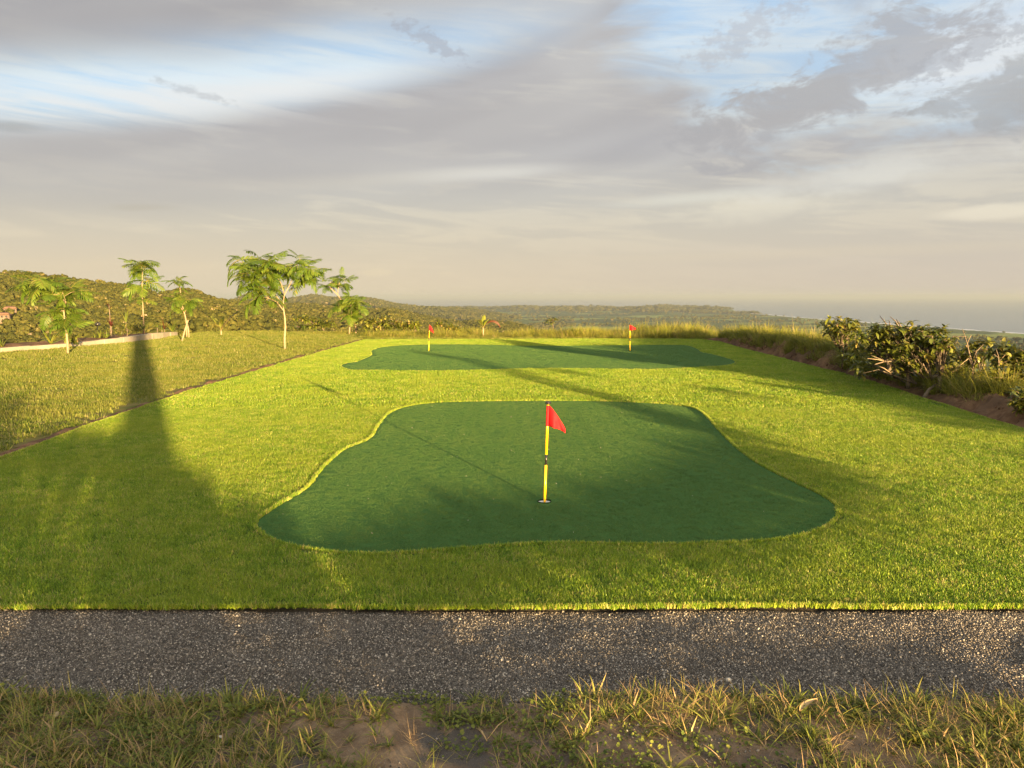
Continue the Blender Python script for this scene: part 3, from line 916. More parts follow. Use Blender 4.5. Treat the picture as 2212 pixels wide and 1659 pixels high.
def droop(reach, drop, fold, wave, yb=0.0):
    def f(u, w):
        hgt = 0.164 * (1 - u) + 0.030 * u
        x = 0.009 + reach * (u ** 0.92) * (1 - 0.10 * w * (1 - u))
        z = -drop * u ** 1.15 - hgt * w
        y = -0.055 * (u / 0.30 if u < 0.30 else 1.0 - (u - 0.30) / 0.70) * (0.35 + 0.65 * w) - 0.5 * fold * math.sin(u * 5.4 + w * 1.7) * (0.4 + u) + wave * math.sin(7 * u - 3 * w) * u + yb * u
        return x, y, z
    return f
flagstick(c0, (0.0, 0.030, 0.0), 'nearest red flag on a yellow pole standing in the foreground green', droop(0.130, 0.175, 0.034, 0.016, -0.03))
flagstick(c1, (0.0, 0.045, 0.35), 'red flag at the back beside the young poinciana trees', droop(0.125, 0.21, 0.02, 0.01))
flagstick(c2, (0.0, -0.02, -0.2), 'red flag at the back in front of the tall grass bank', droop(0.165, 0.10, 0.015, 0.02))

# ------------------------------------------------------------------ chip-seal path and verge in the foreground
def grid_sheet(name, x0, x1, y0, y1, nx, ny, zf, mat, tint=None):
    gx, gy = np.meshgrid(np.linspace(x0, x1, nx), np.linspace(y0, y1, ny))
    z = zf(gx, gy)
    i, j = np.meshgrid(np.arange(ny - 1), np.arange(nx - 1), indexing='ij')
    q = np.stack([i * nx + j, i * nx + j + 1, (i + 1) * nx + j + 1, (i + 1) * nx + j], -1).reshape(-1, 4)
    return link(name, mesh_np(name, np.stack([gx, gy, z], -1).reshape(-1, 3), q, None, True), mat)
path_z = lambda x, y: -0.024 + 0.030 * vnoise(x * 1.3, y * 1.6, 3) + 0.016 * vnoise(x * 4 + 2, y * 4.5, 2) + 0.004 * vnoise(x * 9, y * 9, 2)
verge_edge = lambda x: 2.93 + 0.10 * vnoise(x * 1.5 + 40, x * 0 + 5, 4) + 0.03 * np.sin(x * 1.3) - 0.02 * x / 2.5
verge_z = lambda x, y: np.where(y < verge_edge(x), -0.010 + 0.02 * vnoise(x * 2.2 + 9, y * 2.2, 4), -0.010 - (y - verge_edge(x)) * 0.9)
m, nt, o = mat_new('asphalt')
P_ = pos(nt)
col = mixc(nt, noise(nt, P_, 120, 5, 0.7).ramp(0.42, 0.62), (0.055, 0.048, 0.040), (0.135, 0.118, 0.096))
col = mixc(nt, noise(nt, P_, 3.0, 4, 0.6).ramp(0.45, 0.65) * 0.5, col, (0.15, 0.135, 0.115))
p = principled(nt, col, 0.9, 0.25, noise(nt, P_, 160, 5, 0.7), 0.9, 0.006)
nt.links.new(p.outputs[0], o.inputs[0])
M_ASPH = m
path = grid_sheet('asphalt_path', -7, 8, 2.0, 3.90, 300, 60, path_z, M_ASPH)
tag(path, kind='structure')
m, nt, o = mat_new('verge_earth')
P_ = pos(nt)
col = mixc(nt, noise(nt, P_, 7, 6, 0.65).ramp(0.4, 0.62), (0.15, 0.105, 0.068), (0.25, 0.18, 0.115))
col = mixc(nt, noise(nt, P_, 2.6, 5, 0.6).ramp(0.50, 0.60) * 0.85, col, (0.085, 0.08, 0.075))
col = mixc(nt, noise(nt, P_, 220, 3, 0.6).ramp(0.58, 0.68) * 0.6, col, (0.26, 0.23, 0.19))
p = principled(nt, col, 0.95, 0.1, noise(nt, P_, 90, 6, 0.7), 0.9, 0.008)
nt.links.new(p.outputs[0], o.inputs[0])
verge = grid_sheet('dirt_verge', -4.5, 4.5, 0.6, 3.08, 300, 110, verge_z, m)
tag(verge, kind='structure')

def pebble(name, seed):
    rg = np.random.default_rng(seed)
    bm = bmesh.new()
    bmesh.ops.create_icosphere(bm, subdivisions=1, radius=1.0)
    v = np.array([x.co[:] for x in bm.verts]) * (1 + 0.22 * rg.normal(size=(len(bm.verts), 1))) * (1.0, 0.75, 0.55)
    f = np.array([[x.index for x in fc.verts] for fc in bm.faces])
    bm.free()
    return mesh_np(name, v, f, np.full(len(v), 0.5))
m, nt, o = mat_new('stone_chips')
rr_ = objrand(nt)
cr = nt.nodes.new('ShaderNodeValToRGB')
el = cr.color_ramp.elements
for pz, c in ((0.35, (0.088, 0.077, 0.064)), (0.62, (0.165, 0.145, 0.12)), (0.88, (0.24, 0.215, 0.185)), (0.965, (0.40, 0.36, 0.30))):
    e = el.new(pz); e.color = c + (1,)
el[0].color = (0.03, 0.028, 0.026, 1)
el[-1].color = (0.46, 0.42, 0.35, 1)
nt.links.new(rr_.s, cr.inputs[0])
p = principled(nt, S(nt, cr.outputs[0]), 0.75, 0.3)
nt.links.new(p.outputs[0], o.inputs[0])
M_CHIP = m
chips = source_collection('chip', [pebble('chip_%d' % i, 300 + i) for i in range(6)], M_CHIP)
gx, gy = grid_pts(-3.2, 3.2, 2.55, 3.86, 0.0085)
k = (gy > verge_edge(gx) - 0.02 - 0.05 * R.random(len(gx))) & (np.abs(gx) < 0.70 * gy + 0.3) & (gy < 3.84)
gx, gy = gx[k], gy[k]
n = len(gx)
s = 0.0042 * np.exp(R.normal(0, 0.28, n))
grv = scatter('gravel', np.stack([gx, gy, path_z(gx, gy) + 0.0005], 1), R.uniform(0, 6.28, (n, 3)) * (0.15, 0.15, 1), s, chips, None, 6)
tag(grv, 'dark grey stone chips embedded in the asphalt path', 'gravel', kind='stuff')
# loose grit where the path breaks up into the verge
gx, gy = R.uniform(-2.6, 2.6, 9000), R.uniform(2.0, 3.0, 9000)
k = (vnoise(gx * 2.1 + 3, gy * 2.1 + 8, 3) > 0.03) | (R.random(9000) < 0.12)
gx, gy = gx[k], gy[k]
n = len(gx)
grt = scatter('grit', np.stack([gx, gy, verge_z(gx, gy) + 0.001], 1), R.uniform(0, 6.28, (n, 3)) * (0.3, 0.3, 1), 0.0036 * np.exp(R.normal(0, 0.35, n)), chips, None, 6)
tag(grt, 'loose grit scattered over the dirt verge', 'grit', kind='stuff')

# weeds: radiating crab-grass tufts, small low leaves, dry straw
def weed_mesh(name, seed, n, L, w, flat=0.9, dry=0.12):
    rg = np.random.default_rng(seed)
    b = Buf()
    sub = rg.integers(1, 4)
    for s_ in range(sub):
        c = rg.normal(0, 0.018, 2) if s_ else np.zeros(2)
        m_ = max(3, n // sub)
        root = np.stack([c[0] + rg.normal(0, .006, m_), c[1] + rg.normal(0, .006, m_), np.full(m_, -0.004)], 1)
        l0 = rg.uniform(0.35, flat, m_)
        l1 = l0 + rg.uniform(0.2, 1.1, m_)
        tint = np.where(rg.random(m_) < dry, 0.99, np.clip(rg.normal(.45, .22, m_), 0, .92))
        v, q, t = ribbons(root, rg.uniform(0, 6.28, m_), l0, l1, L * rg.uniform(.45, 1.2, m_), w * rg.uniform(.6, 1.3, m_), 5, 0.06, rg.normal(0, .35, m_), tint)
        b.add(v, q, t)
    return b.mesh(name, True)
def clover_mesh(name, seed, n, rad):
    rg = np.random.default_rng(seed)
    b = Buf()
    for i in range(n):
        a, r = rg.uniform(0, 6.28), rad * math.sqrt(rg.random())
        c = np.array([r * math.cos(a), r * math.sin(a), rg.uniform(0.006, 0.022)])
        s_ = rg.uniform(0.0035, 0.0075)
        t = np.linspace(0, 6.28, 7)[:-1]
        tilt = rg.normal(0, 0.35, 2)
        v = np.stack([np.cos(t) * s_, np.sin(t) * s_ * 0.85, np.cos(t) * s_ * tilt[0] + np.sin(t) * s_ * tilt[1]], 1) + c
        b.add(np.concatenate([v, [c + (0, 0, -s_ * 0.25)]]), [(k, (k + 1) % 6, 6) for k in range(6)], np.clip(rg.normal(.32, .14), 0, .7))
    return b.mesh(name)
M_WEED = mat_leaf('weed_blade', [(0.0, (0.060, 0.093, 0.015)), (0.5, (0.170, 0.196, 0.034)), (0.9, (0.340, 0.306, 0.072)), (0.985, (0.391, 0.272, 0.136))], 0.35, 0.5, 0.3, 0.4)
weeds = source_collection('weed', [weed_mesh('weed_%d' % i, 400 + i, 9 + (i * 5) % 14, (0.075, 0.10, 0.12, 0.085)[i % 4], 0.0072, (1.5, 1.3, 1.45)[i % 3]) for i in range(14)], M_WEED)
strawm = source_collection('straw', [weed_mesh('straw_%d' % i, 450 + i, 7, 0.10, 0.0022, 1.45, 1.0) for i in range(6)], M_WEED)
clov = source_collection('clover', [clover_mesh('clover_%d' % i, 470 + i, 26, 0.055) for i in range(6)], M_WEED)
def verge_scatter(name, num, coll, nsrc, smin, smax, dens, label, lift=0.0, edge=0.02):
    x, y = R.uniform(-2.8, 2.8, num), R.uniform(1.9, 3.05, num)
    k = (y < verge_edge(x) + edge * R.random(num)) & (np.abs(x) < 0.70 * y + 0.25) & (R.random(num) < dens(x, y))
    x, y = x[k], y[k]
    n = len(x)
    rot = np.stack([R.normal(0, .18, n), R.normal(0, .18, n), R.uniform(0, 6.28, n)], 1)
    o = scatter(name, np.stack([x, y, verge_z(x, y) + lift], 1), rot, R.uniform(smin, smax, n), coll, None, nsrc)
    return tag(o, label, 'weeds', kind='stuff')
dens = lambda x, y: np.clip(0.72 + 2.8 * vnoise(x * 1.7 + 20, y * 1.7, 3) + 0.35 * np.exp(-((y - verge_edge(x) + 0.08) / 0.09) ** 2) - 0.38 * np.clip((0.2 - x) / 1.5, 0, 1), 0.05, 1)
verge_scatter('verge_weeds', 3000, weeds, 14, 0.45, 1.15, dens, 'ragged crab grass tufts growing along the dirt verge', edge=0.05)
verge_scatter('verge_straw', 5200, strawm, 6, 0.6, 1.2, dens, 'dry straw lying among the weeds of the verge')
verge_scatter('verge_clover', 2600, clov, 6, 0.7, 1.3, lambda x, y: np.clip(0.45 + 3.5 * vnoise(x * 2.3 + 60, y * 2.3, 3), 0.02, 1), 'small round leaved ground cover between the grass tufts')
# single things lying on the verge
def stone(name, loc, size, seed, mat, label):
    me = pebble(name, seed)
    o = link(name, me, mat, None, loc)
    o.scale = size
    o.rotation_euler = (0.1, 0.2, seed)
    return tag(o, label, 'stone')
M_BEIGE = mat_simple('beige_stone', (0.42, 0.33, 0.20), (0.34, 0.26, 0.16), 60, 0.9, 0.2, 0.4, 0.002)
M_PALE = mat_simple('pale_stone', (0.55, 0.52, 0.46), (0.45, 0.42, 0.36), 60, 0.9, 0.2, 0.4, 0.002)
g0 = gnd(120, 1547); stone('stone', (g0[0], g0[1], 0.004), (0.019, 0.015, 0.015), 5, M_BEIGE, 'beige stone lying on the shaded dirt verge at the far left')
g0 = gnd(475, 1592); stone('stone', (g0[0], g0[1], 0.002), (0.009, 0.008, 0.007), 6, M_PALE, 'small white stone among the weeds of the shaded verge')
M_STRAW = mat_simple('straw', (0.46, 0.34, 0.18), (0.36, 0.25, 0.12), 30, 0.8, 0.2, 0.2, 0.001)
def stalk(px0, py0, px1, py1, r, label, h=0.006):
    a, b = gnd(px0, py0), gnd(px1, py1)
    bf = Buf()
    add_tube(bf, [(a[0], a[1], h), ((a[0] + b[0]) / 2, (a[1] + b[1]) / 2, h + 0.014), (b[0], b[1], h + 0.006)], [r, r * 1.1, r * 0.6], 5)
    return tag(link('dry_stalk', bf.mesh('dry_stalk'), M_STRAW), label, 'stalk')
stalk(1030, 1576, 1052, 1607, 0.0034, 'short thick straw stalk pointing at the camera amid the verge weeds')
stalk(1053, 1600, 1098, 1556, 0.0018, 'thin straw stalk leaning across the short thick one on the verge')
b = Buf()
lv = np.linspace(0, 1, 7)
half = 0.011 * np.sin(np.pi * lv ** 0.8) + 0.001
cl = np.stack([lv * 0.10, 0.012 * np.sin(lv * 3), 0.006 + 0.012 * lv], 1)
b.add(np.concatenate([cl + np.stack([0 * lv, half, 0.006 * np.ones(7)], 1), cl, cl + np.stack([0 * lv, -half, 0.005 * np.ones(7)], 1)]),
      [(k + r * 7, k + 1 + r * 7, k + 8 + r * 7, k + 7 + r * 7) for r in range(2) for k in range(6)])
g0 = gnd(1727, 1547)
o = link('dead_leaf', b.mesh('dead_leaf', True), M_STRAW, None, (g0[0], g0[1], 0.012))
o.rotation_euler = (0.05, -0.1, 0.5)
tag(o, 'curled dry leaf lying on the sunny side of the verge', 'leaf')
# specks of debris on the foreground green
num = 70
x, y = R.uniform(-1.8, 2.6, num), R.uniform(4.9, 11.2, num)
k = in_poly(x, y, GREEN_N)
dbs = scatter('debris', np.stack([x[k], y[k], np.full(k.sum(), 0.009)], 1), R.uniform(0, 6.28, (k.sum(), 3)), np.stack([R.uniform(.002, .008, k.sum()), R.uniform(.0012, .0026, k.sum()), R.uniform(.001, .002, k.sum())], 1),
              source_collection('speck', [pebble('speck_%d' % i, 700 + i) for i in range(3)], M_PALE), None, 3)
tag(dbs, 'pale specks of litter strewn over the foreground green', 'debris', kind='stuff')

# ------------------------------------------------------------------ soil along the turf borders
def lumpy_strip(name, line, width, height, mat, z0=-0.02, seed=0, ny=9, step=0.10, rough=0.5):
    line = dense_loop(line + line[:1], step, 0.0)
    line = line[:len(line)]
    pts = []
    cut = 0
    # dense_loop closes the loop: drop the closing run
    d = np.hypot(*(line - np.array(line[0])).T)
    return line
def strip(name, line, prof, mat, step=0.12, nz=0.04, ns=3.0, kind='structure'):
    """Swept ridge: line of (x, y, widthscale, heightscale); prof: list of (offset to the right, z)."""
    ln = np.array(line, float)
    seg = np.hypot(*(ln[1:, :2] - ln[:-1, :2]).T)
    cum = np.concatenate([[0], np.cumsum(seg)])
    d = np.arange(0, cum[-1], step)
    L = np.stack([np.interp(d, cum, ln[:, k]) for k in range(4)], 1)
    tg = np.gradient(L[:, :2], axis=0)
    tg /= np.hypot(*tg.T)[:, None]
    nr_ = np.stack([tg[:, 1], -tg[:, 0]], 1)
    po = np.array(prof, float)
    no = np.linspace(0, len(po) - 1, (len(po) - 1) * 4 + 1)
    off = np.interp(no, np.arange(len(po)), po[:, 0])
    zz = np.interp(no, np.arange(len(po)), po[:, 1])
    X = L[:, None, :2] + nr_[:, None, :] * (off[None, :, None] * L[:, None, 2:3])
    Z = zz[None, :] * L[:, None, 3] + 0.0 * X[..., 0]
    env = np.clip(np.minimum(no, len(po) - 1 - no) * 1.5, 0, 1)[None, :]
    Z = Z + nz * env * (vnoise(X[..., 0] * ns, X[..., 1] * ns, 4, 0.6) * 2) * L[:, None, 3].clip(0.3, 2)
    X = X + 0.35 * nz * np.stack([vnoise(X[..., 0] * 6 + 5, X[..., 1] * 6, 2), vnoise(X[..., 0] * 6, X[..., 1] * 6 + 5, 2)], -1)
    na_, nb_ = Z.shape
    i, j = np.meshgrid(np.arange(na_ - 1), np.arange(nb_ - 1), indexing='ij')
    q = np.stack([i * nb_ + j, (i + 1) * nb_ + j, (i + 1) * nb_ + j + 1, i * nb_ + j + 1], -1).reshape(-1, 4)[:, ::-1]
    o = link(name, mesh_np(name, np.concatenate([X, Z[..., None]], -1).reshape(-1, 3), q, None, True), mat)
    return tag(o, kind=kind)
strip('soil_border', [(-5.0, 5.0, 1, 1), (-5.2, 7.6, 1, 1), (-5.38, 9.4, 1.2, 1), (-5.62, 13, 1.3, 1.1), (-5.7, 18, 1.3, 1.3), (-5.72, 24, 1, 1), (-5.68, 28.9, .8, .8)],
      [(0.14, -0.05), (0.08, -0.03), (0.03, -0.004), (-0.03, 0.004), (-0.08, -0.012), (-0.15, -0.04)], M_SOIL, 0.06, 0.036, 3.2)
strip('soil_bank', [(6.35, 6.2, 1, .7), (6.42, 8.0, 1, .8), (6.5, 9.3, 1, 1.2), (6.62, 10.7, 1.0, 1.4), (6.74, 11.9, 0.9, .7), (6.9, 13.4, .8, .5), (7.04, 15.1, .7, .8), (7.2, 17, .8, 1.4), (7.32, 18.9, 1, 1.9), (7.42, 22, .9, 1.5), (7.55, 25, 1, 1.7), (7.7, 27.6, .8, 1.2), (7.5, 29.3, .6, .5)],
      [(-0.12, -0.05), (0.02, 0.02), (0.25, 0.12), (0.55, 0.17), (0.95, 0.12), (1.5, -0.15), (2.2, -0.6)], M_SOIL, 0.06, 0.17, 2.6)

# clods, stones and litter on the bank
num = 1500
y = R.uniform(7.5, 29.0, num)
off = R.gamma(2.0, 0.22, num) - 0.05
bkx = np.interp(y, [6.2, 9.3, 10.7, 11.9, 13.4, 15.1, 17, 18.9, 22, 25, 27.6, 29.3], [6.35, 6.5, 6.7, 6.86, 7.02, 7.1, 7.2, 7.32, 7.42, 7.55, 7.7, 7.5])
bkh = np.interp(y, [6.2, 9.3, 10.7, 11.9, 13.4, 15.1, 17, 18.9, 22, 25, 27.6, 29.3], [.7, 1.2, 1.4, .5, .25, .7, 1.4, 1.9, 1.5, 1.7, 1.2, .5])
cz = np.interp(off, [-0.12, 0.02, 0.25, 0.55, 0.95, 1.5], [-0.03, 0.02, 0.12, 0.17, 0.12, -0.15]) * bkh
sz = 0.018 * np.exp(R.normal(0, 0.6, num))
clods = scatter('soil_clods', np.stack([bkx + off, y, cz + 0.01], 1), R.uniform(0, 6.28, (num, 3)), sz, source_collection('clod', [pebble('clod_%d' % i, 900 + i) for i in range(5)], M_SOIL), None, 5)
tag(clods, 'crumbled earth clods lying on the soil bank', 'clods', kind='stuff')

# ------------------------------------------------------------------ plants: shared pieces
M_BARK = mat_simple('young_bark', (0.27, 0.20, 0.125), (0.20, 0.15, 0.095), 14, 0.85, 0.2, 0.4, 0.004)
M_BARK_D = mat_simple('grey_bark', (0.16, 0.125, 0.09), (0.10, 0.08, 0.06), 10, 0.9, 0.15, 0.6, 0.006)
M_FEATHER = mat_leaf('feathery_leaf', [(0.0, (0.035, 0.075, 0.008)), (0.5, (0.085, 0.145, 0.014)), (0.9, (0.17, 0.215, 0.028)), (0.99, (0.27, 0.22, 0.06))], 0.45, 0.5, 0.3, 0.4)
M_BROAD = mat_leaf('broad_leaf', [(0.0, (0.036, 0.059, 0.009)), (0.5, (0.117, 0.135, 0.020)), (0.9, (0.252, 0.225, 0.045)), (0.98, (0.306, 0.216, 0.081))], 0.25, 0.38, 0.45, 0.2)
M_PALM = mat_leaf('palm_leaf', [(0.0, (0.059, 0.095, 0.009)), (0.5, (0.141, 0.178, 0.019)), (0.9, (0.264, 0.268, 0.038)), (0.98, (0.199, 0.140, 0.064))], 0.4, 0.45, 0.35, 0.3)
M_SPIKE = mat_leaf('spiky_leaf', [(0.0, (0.043, 0.079, 0.010)), (0.5, (0.130, 0.158, 0.022)), (0.9, (0.274, 0.259, 0.043)), (0.98, (0.324, 0.259, 0.101))], 0.3, 0.45, 0.35, 0.6)
M_RUST = mat_leaf('red_leaf', [(0.0, (0.027, 0.005, 0.003)), (0.5, (0.064, 0.013, 0.006)), (0.98, (0.098, 0.038, 0.013))], 0.35, 0.45, 0.35, 0.4)
M_TALL = mat_leaf('tall_grass_blade', [(0.0, (0.081, 0.112, 0.012)), (0.5, (0.198, 0.223, 0.025)), (0.9, (0.322, 0.298, 0.050)), (0.98, (0.347, 0.260, 0.112))], 0.45, 0.5, 0.3, 0.5, (0.285, 0.267, 0.050), 0.9, 0.4)

def frond_mesh(name, seed, droop=0.9, pairs=12, pl=0.37, pw=0.056, start=0.12):
    """Feathery compound leaf of unit length along +X, curving down, with paired strap-like pinnae."""
    rg = np.random.default_rng(seed)
    b = Buf()
    npt = 14
    a = np.linspace(0.35, 0.35 - droop, npt)          # pitch along the rachis
    st = np.stack([np.cos(a), np.zeros(npt), np.sin(a)], 1) / npt
    cp = np.concatenate([[[0, 0, 0]], np.cumsum(st, 0)])
    add_tube(b, cp[::2], np.linspace(0.011, 0.004, len(cp[::2])), 4, 0.85)
    for k in range(pairs):
        f = start + (1 - start) * (k + 0.5) / pairs
        c = np.array([np.interp(f * npt, np.arange(npt + 1), cp[:, d]) for d in range(3)])
        pit = np.interp(f * npt, np.arange(npt), a)
        L = pl * math.sin(math.pi * (0.18 + 0.74 * f)) ** 0.7 * rg.uniform(.85, 1.12)
        for s in (-1, 1):
            ang = (1.15 - 0.55 * f) * s + rg.normal(0, 0.07)
            d0 = np.array([math.cos(ang) * math.cos(pit), math.sin(ang), math.cos(ang) * math.sin(pit)])
            n_ = 3
            p = c.copy()
            vs = []
            wv = np.cross(d0, (0, 0, 1.0)); wv /= np.linalg.norm(wv) + 1e-9
            for i in range(n_ + 1):
                g = i / n_
                w = pw * (0.35 + 0.65 * math.sin(math.pi * min(1, 0.2 + 0.8 * g))) * 0.5 * (1.0 if i < n_ else 0.25)
                vs += [p - wv * w, p + wv * w]
                dd = d0 + np.array([0, 0, -0.6 * g - 0.10])
                p = p + dd / np.linalg.norm(dd) * L / n_
            b.add(vs, [(2 * i, 2 * i + 1, 2 * i + 3, 2 * i + 2) for i in range(n_)], np.clip(rg.normal(.55, .14), 0, .93))
    return b.mesh(name)
FRONDS = [frond_mesh('frond', 500 + i, (0.7, 1.0, 1.3, 0.8, 1.5, 0.5)[i], 9 + i % 3) for i in range(6)]
for me in FRONDS: me.materials.append(M_FEATHER)

def feather_tree(label, trunk, branches, clusters, Y, spread=0.35, r0=0.035, rk=1.0, fl=0.64, name='poinciana_tree'):
    base = at(trunk[0][0], trunk[0][1], Y)
    root = empty(name, base)
    tag(root, label, 'tree', 'young feathery leaved trees')
    rg = random.Random(label)
    loc = lambda px, py, dy=0.0: tuple(np.array(at(px, py, Y + dy)) - np.array(base))
    b = Buf()
    tp = [loc(*p) for p in trunk]
    tp[0] = (tp[0][0], tp[0][1], tp[0][2] - 0.05)
    add_tube(b, tp, np.linspace(r0, r0 * 0.5, len(tp)), 8)
    link('trunk', b.mesh('trunk', True), M_BARK, root)
    nodes = list(tp[len(tp) // 2:])
    for br in branches:
        b = Buf()
        dy = rg.uniform(-spread, spread) * 0.7
        bp = [loc(p[0], p[1], dy * i / max(1, len(br) - 1)) for i, p in enumerate(br)]
        add_tube(b, bp, np.linspace(r0 * 0.55, r0 * 0.24, len(bp)), 6)
        link('branch', b.mesh('branch', True), M_BARK, root)
        nodes += bp[1:]
    crown = empty('crown')
    crown.parent = root
    b = Buf()
    for (px, py, n, sz) in clusters:
        n = int(n * 2.0 + 0.5)
        dy = rg.uniform(-spread, spread)
        c = np.array(loc(px, py, dy))
        j = min(nodes, key=lambda q: np.linalg.norm(np.array(q) - c) + 0.5 * max(0, q[2] - c[2]))
        mid = (np.array(j) * 0.45 + c * 0.55) + (0, 0, 0.03)
        add_tube(b, [j, mid, c], [r0 * 0.22, r0 * 0.17, r0 * 0.10], 5)
        y0 = rg.uniform(0, 6.28)
        for k in range(n):
            o = bpy.data.objects.new('frond', rg.choice(FRONDS))
            COL.objects.link(o)
            o.parent = crown
            o.location = tuple(c + np.array([rg.gauss(0, .03), rg.gauss(0, .03), rg.gauss(0, .03)]))
            s = fl * sz * rg.uniform(.8, 1.15)
            o.scale = (s, s * rg.uniform(.9, 1.15), s)
            o.rotation_euler = (rg.gauss(0, .35), rg.gauss(0.05, .4), y0 + k * 6.28 / n + rg.gauss(0, .3))
    link('twigs', b.mesh('twigs', True), M_BARK, root)
    return root
Z1 = lambda x, y: (0.1984 * x, 521.2 + 0.1984 * y)
Z2 = lambda x, y: (384 + 0.1984 * x, 521.2 + 0.1984 * y)
Z3 = lambda x, y: (768 + 0.1984 * x, 548.6 + 0.1984 * y)
def cl(zf, rows, n=4, sz=1.0):
    return [zf(r[0], r[1]) + ((r[2] if len(r) > 2 else n), (r[3] if len(r) > 3 else sz)) for r in rows]
def pl(zf, rows): return [zf(*r) for r in rows]
feather_tree('tallest young feathery tree with a forked pale trunk on the lawn', pl(Z2, [(1167, 1178), (1163, 1050), (1172, 930), (1165, 830), (1152, 740), (1150, 650)]),
             [pl(Z2, [(1150, 650), (1162, 580), (1222, 470), (1262, 380), (1285, 310)]), pl(Z2, [(1162, 580), (1130, 470), (1090, 400), (1000, 320)]), pl(Z2, [(1150, 690), (1090, 620), (1030, 530), (940, 420), (850, 330)]),
              pl(Z2, [(1148, 750), (1080, 660), (990, 620)])],
             cl(Z2, [(690, 300), (660, 215, 3), (770, 250), (880, 205), (980, 220), (1080, 235), (820, 350), (720, 400), (950, 330), (1040, 330), (980, 420), (860, 420, 3), (890, 520), (990, 560), (880, 610, 3), (930, 680, 3),
                     (1090, 430, 3), (1140, 300, 3), (1290, 250), (1370, 290), (1390, 400), (1240, 330, 3), (1460, 330), (1540, 370, 3, .7), (1320, 205, 3, .7), (1400, 460, 2), (760, 470, 3), (1070, 520, 2)], 4), Y=gnd(*Z2(1167, 1178))[1])
feather_tree('drooping feathery tree beside the low wall with one branch arching left', pl(Z1, [(740, 1222), (735, 1100), (720, 960), (705, 860), (694, 760), (704, 660)]),
             [pl(Z1, [(704, 660), (660, 600), (600, 515), (540, 472), (450, 462), (380, 450)]), pl(Z1, [(712, 720), (716, 660), (700, 600), (680, 560)])],
             cl(Z1, [(330, 430), (420, 420), (270, 480, 3), (340, 510, 3), (440, 500, 3), (560, 450, 3), (630, 450, 3, .9), (700, 540), (780, 530), (830, 545, 3), (640, 600, 3), (750, 600, 3), (580, 580, 3), (610, 740, 3), (660, 770, 3), (740, 750, 3), (560, 780, 2), (640, 880, 3, .9), (740, 880, 3, .9), (700, 930, 2), (810, 940, 2)], 4), Y=gnd(*Z1(740, 1222))[1], fl=0.56)
feather_tree('slender tall tree with a small flat tuft of leaves behind the wall', pl(Z1, [(1570, 1000), (1562, 850), (1555, 700), (1545, 560), (1550, 430), (1550, 330)]), [],
             cl(Z1, [(1530, 240, 5, 1.2), (1490, 265, 3, 1.1), (1590, 280, 4, 1.2), (1545, 320, 4, 1.0), (1555, 385, 3, .9), (1545, 470, 3, 1.5), (1552, 440, 2, 1.5), (1548, 620, 2, 1.0)], 4), Y=30.2, r0=0.028, fl=0.55)
feather_tree('small sparse tree tied to two wooden stakes on the lawn', pl(Z1, [(2030, 1045), (2036, 930), (2020, 830), (2005, 770), (1985, 700), (1972, 600), (1958, 500)]),
             [pl(Z1, [(2005, 775), (1965, 720), (1930, 660)]), pl(Z1, [(2008, 780), (2035, 735), (2070, 670)])],
             cl(Z1, [(1945, 440, 5, .9), (1990, 455, 3, .8), (1890, 455, 3, .8), (1955, 540, 3, .7), (1935, 590, 3, .7), (1990, 610, 3, .8), (1910, 640, 3), (2060, 640, 4), (1965, 650, 3), (2110, 640, 2), (1900, 710, 2), (2060, 700, 3)], 3), Y=gnd(*Z1(2030, 1045))[1], r0=0.032, fl=0.5)
feather_tree('leaning feathery tree at the far edge of the lawn next to a young palm', pl(Z2, [(1867, 1012), (1872, 900), (1862, 780), (1845, 700), (1785, 650), (1740, 580), (1680, 525), (1630, 480)]),
             [pl(Z2, [(1862, 780), (1890, 700), (1910, 650)]), pl(Z2, [(1740, 580), (1750, 500), (1770, 420)])],
             cl(Z2, [(1780, 395), (1700, 430), (1830, 450, 3), (1625, 480, 3), (1600, 510, 2), (1760, 490, 3), (1810, 500, 3), (1900, 635, 5), (1960, 660), (1850, 650), (1750, 710), (1800, 730), (1880, 730), (1730, 730, 2), (1970, 690, 3), (1850, 800, 3), (1890, 810, 3)], 4), Y=gnd(*Z2(1867, 1012))[1], fl=0.56)
# stakes of the small tree
YS = gnd(*Z1(1980, 1092))[1]
for pts, lab in (([(1980, 1092), (2010, 980), (2048, 858)], 'thick wooden stake leaning left of the small sparse tree'), ([(2058, 1045), (2052, 950), (2036, 880)], 'thin wooden stake standing right of the small sparse tree')):
    b = Buf()
    add_tube(b, [at(*Z1(*p), YS + 0.1 * i) for i, p in enumerate(pts)], [0.030, 0.028, 0.026] if 'thick' in lab else [0.02, 0.02, 0.018], 7)
    tag(link('wooden_stake', b.mesh('wooden_stake', True), M_BARK), lab, 'stake')

